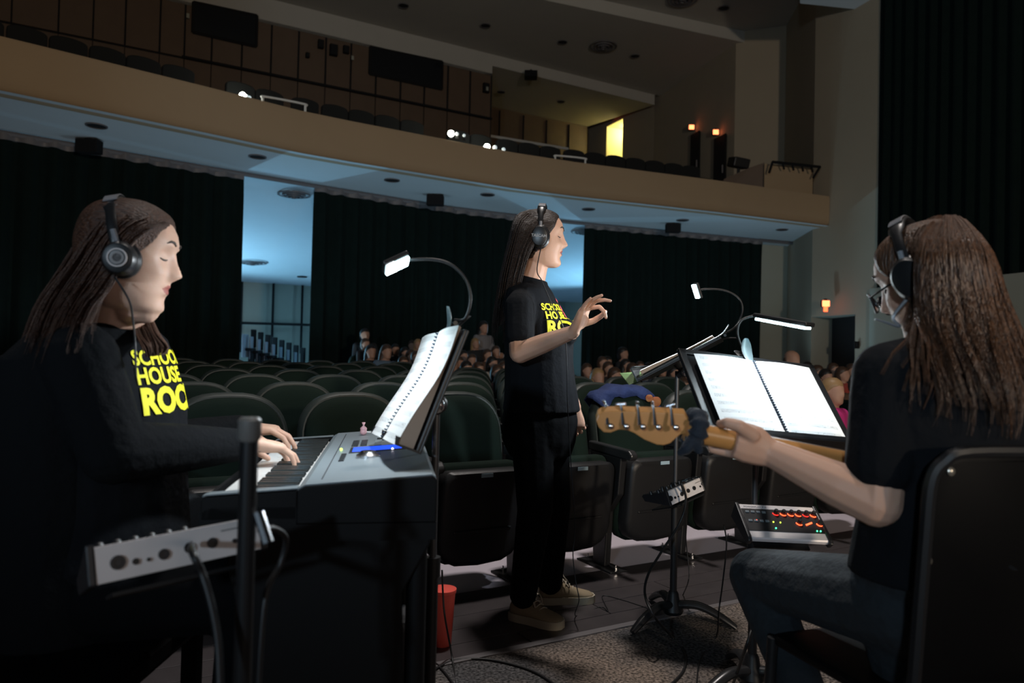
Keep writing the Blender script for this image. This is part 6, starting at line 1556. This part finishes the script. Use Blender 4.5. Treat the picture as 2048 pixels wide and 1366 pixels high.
for i, (p, ad, hair, top, lab, px) in enumerate(AUD):
    standing = 'standing' in lab
    sc = 1.0
    fz = rake(p); hb = p.z - .52 * (1.12 if ad else .92)
    L = lab if lab else LABELS[i]
    o = thing('person', L, 'person', (p.x, p.y, p.z), 'seated audience in the dim rows')
    q = rnd.uniform(-.35, .35); o.rotation_euler = (rnd.uniform(-.06, .06), rnd.uniform(-.08, .08), ROTU + q + .1)
    bm_, tm_, hs, hl = AM[ad]
    for nm, me in (('body', bm_), ('top', variant(tm_, ('t', ad, top), A_T[top]))) + (() if hair == 'bald' else (('hair', variant(hl if rnd.random() < .55 else hs, ('h', ad, hair, rnd.random() < .5), A_H[hair])),)):
        c = bpy.data.objects.new(nm, me); COL.objects.link(c); c.parent = o
    if hair == 'bald':
        m = MB(); m.loft([ell((0, .045, z), V((w, 0, 0)), V((0, d, 0)), 12) for z, w, d in ((-.07, .06, .05), (.0, .088, .06), (.04, .082, .055))]); me = m.mesh('hair', A_H['brown'], True)
        c = bpy.data.objects.new('hair', me); COL.objects.link(c); c.parent = o
    # the seat this person occupies
    if not standing:
        st = thing('occupied_seat', 'seat of ' + (lab or LABELS[i]), 'seat', (p.x, p.y, fz), 'occupied audience seats')
        st.rotation_euler = (0, 0, ROTU)
        bk = p.z - fz - .18
        m = MB(); ol = arch(.48, bk - .5, bk, .18, 5); m.loft([[V((x, .20 + y, z)) for x, z in scl(ol, f, 0, bk - .25)] for f, y in ((.95, -.03), (1, 0), (1, .05))])
        me = m.mesh('back', M_green); c = bpy.data.objects.new('back', me); COL.objects.link(c); c.parent = st
        m = MB(); zb = hb - fz - .06; m.box((0, -.1, zb), (.46, .46, .08)); m.box((0, .05, zb / 2), (.3, .12, max(.05, zb)))
        me = m.mesh('seat_pan', M_shell); c = bpy.data.objects.new('seat_pan', me); COL.objects.link(c); c.parent = st
    elif standing:
        m = MB()
        for sx in (-1, 1): m.capsule((sx * .09, .0, hb - p.z), (sx * .1, 0, fz - p.z + .06), .08, .05, 8)
        me = remesh(m, 'trousers', [A_T['black']], .02, 1); c = bpy.data.objects.new('trousers', me); COL.objects.link(c); c.parent = o
# blue shirt over the back of a front row seat
M_bshirt = mat('blue_shirt_cloth', (.010, .024, .10), .85, col2=(.018, .04, .15), vscale=12, bump=.4, bscale=25)
c0 = S0 + U * .53
def sp(x, z, y): q = c0 + U * x + B * (y + (z - .4) * .20); return V((q.x, q.y, z))
t = thing('draped_shirt', 'blue printed shirt draped over a front row seat back', 'shirt', sp(0, .9, 0))
m = MB(); ol = [(x, z) for x, z in arch(.53, .38, .94, .21, 12)][3:-1]
ol = ol[2:20]
rr = []
for j, (f, y) in enumerate(((.80, -.075), (.9, -.07), (.97, -.06), (1.02, -.02), (1.02, .04), (.93, .08), (.72, .09))):
    rr.append([sp(x * f, .66 + (z - .66) * f + .01 * math.sin(x * 40 + j), y - (.008 * math.sin(x * 55 + j * 2))) for x, z in ol])
m.loft(rr, cap=False, closed=False); ob = m.build('cloth', M_bshirt, t, smooth=True)
sm = ob.modifiers.new('thick', 'SOLIDIFY'); sm.thickness = .006
m = MB(); ctr = sp(.17, .855, -.09)
for dx, dz, r in ((0, 0, .03), (.03, -.05, .018), (-.05, .02, .022), (-.02, -.06, .014)): m.sphere(ctr + U * dx + V((0, 0, dz)), r, 8, (1, .25, 1))
m.build('print', mat('shirt_print', (.45, .22, .08), .8, col2=(.35, .10, .04), vscale=30), ob, smooth=True)
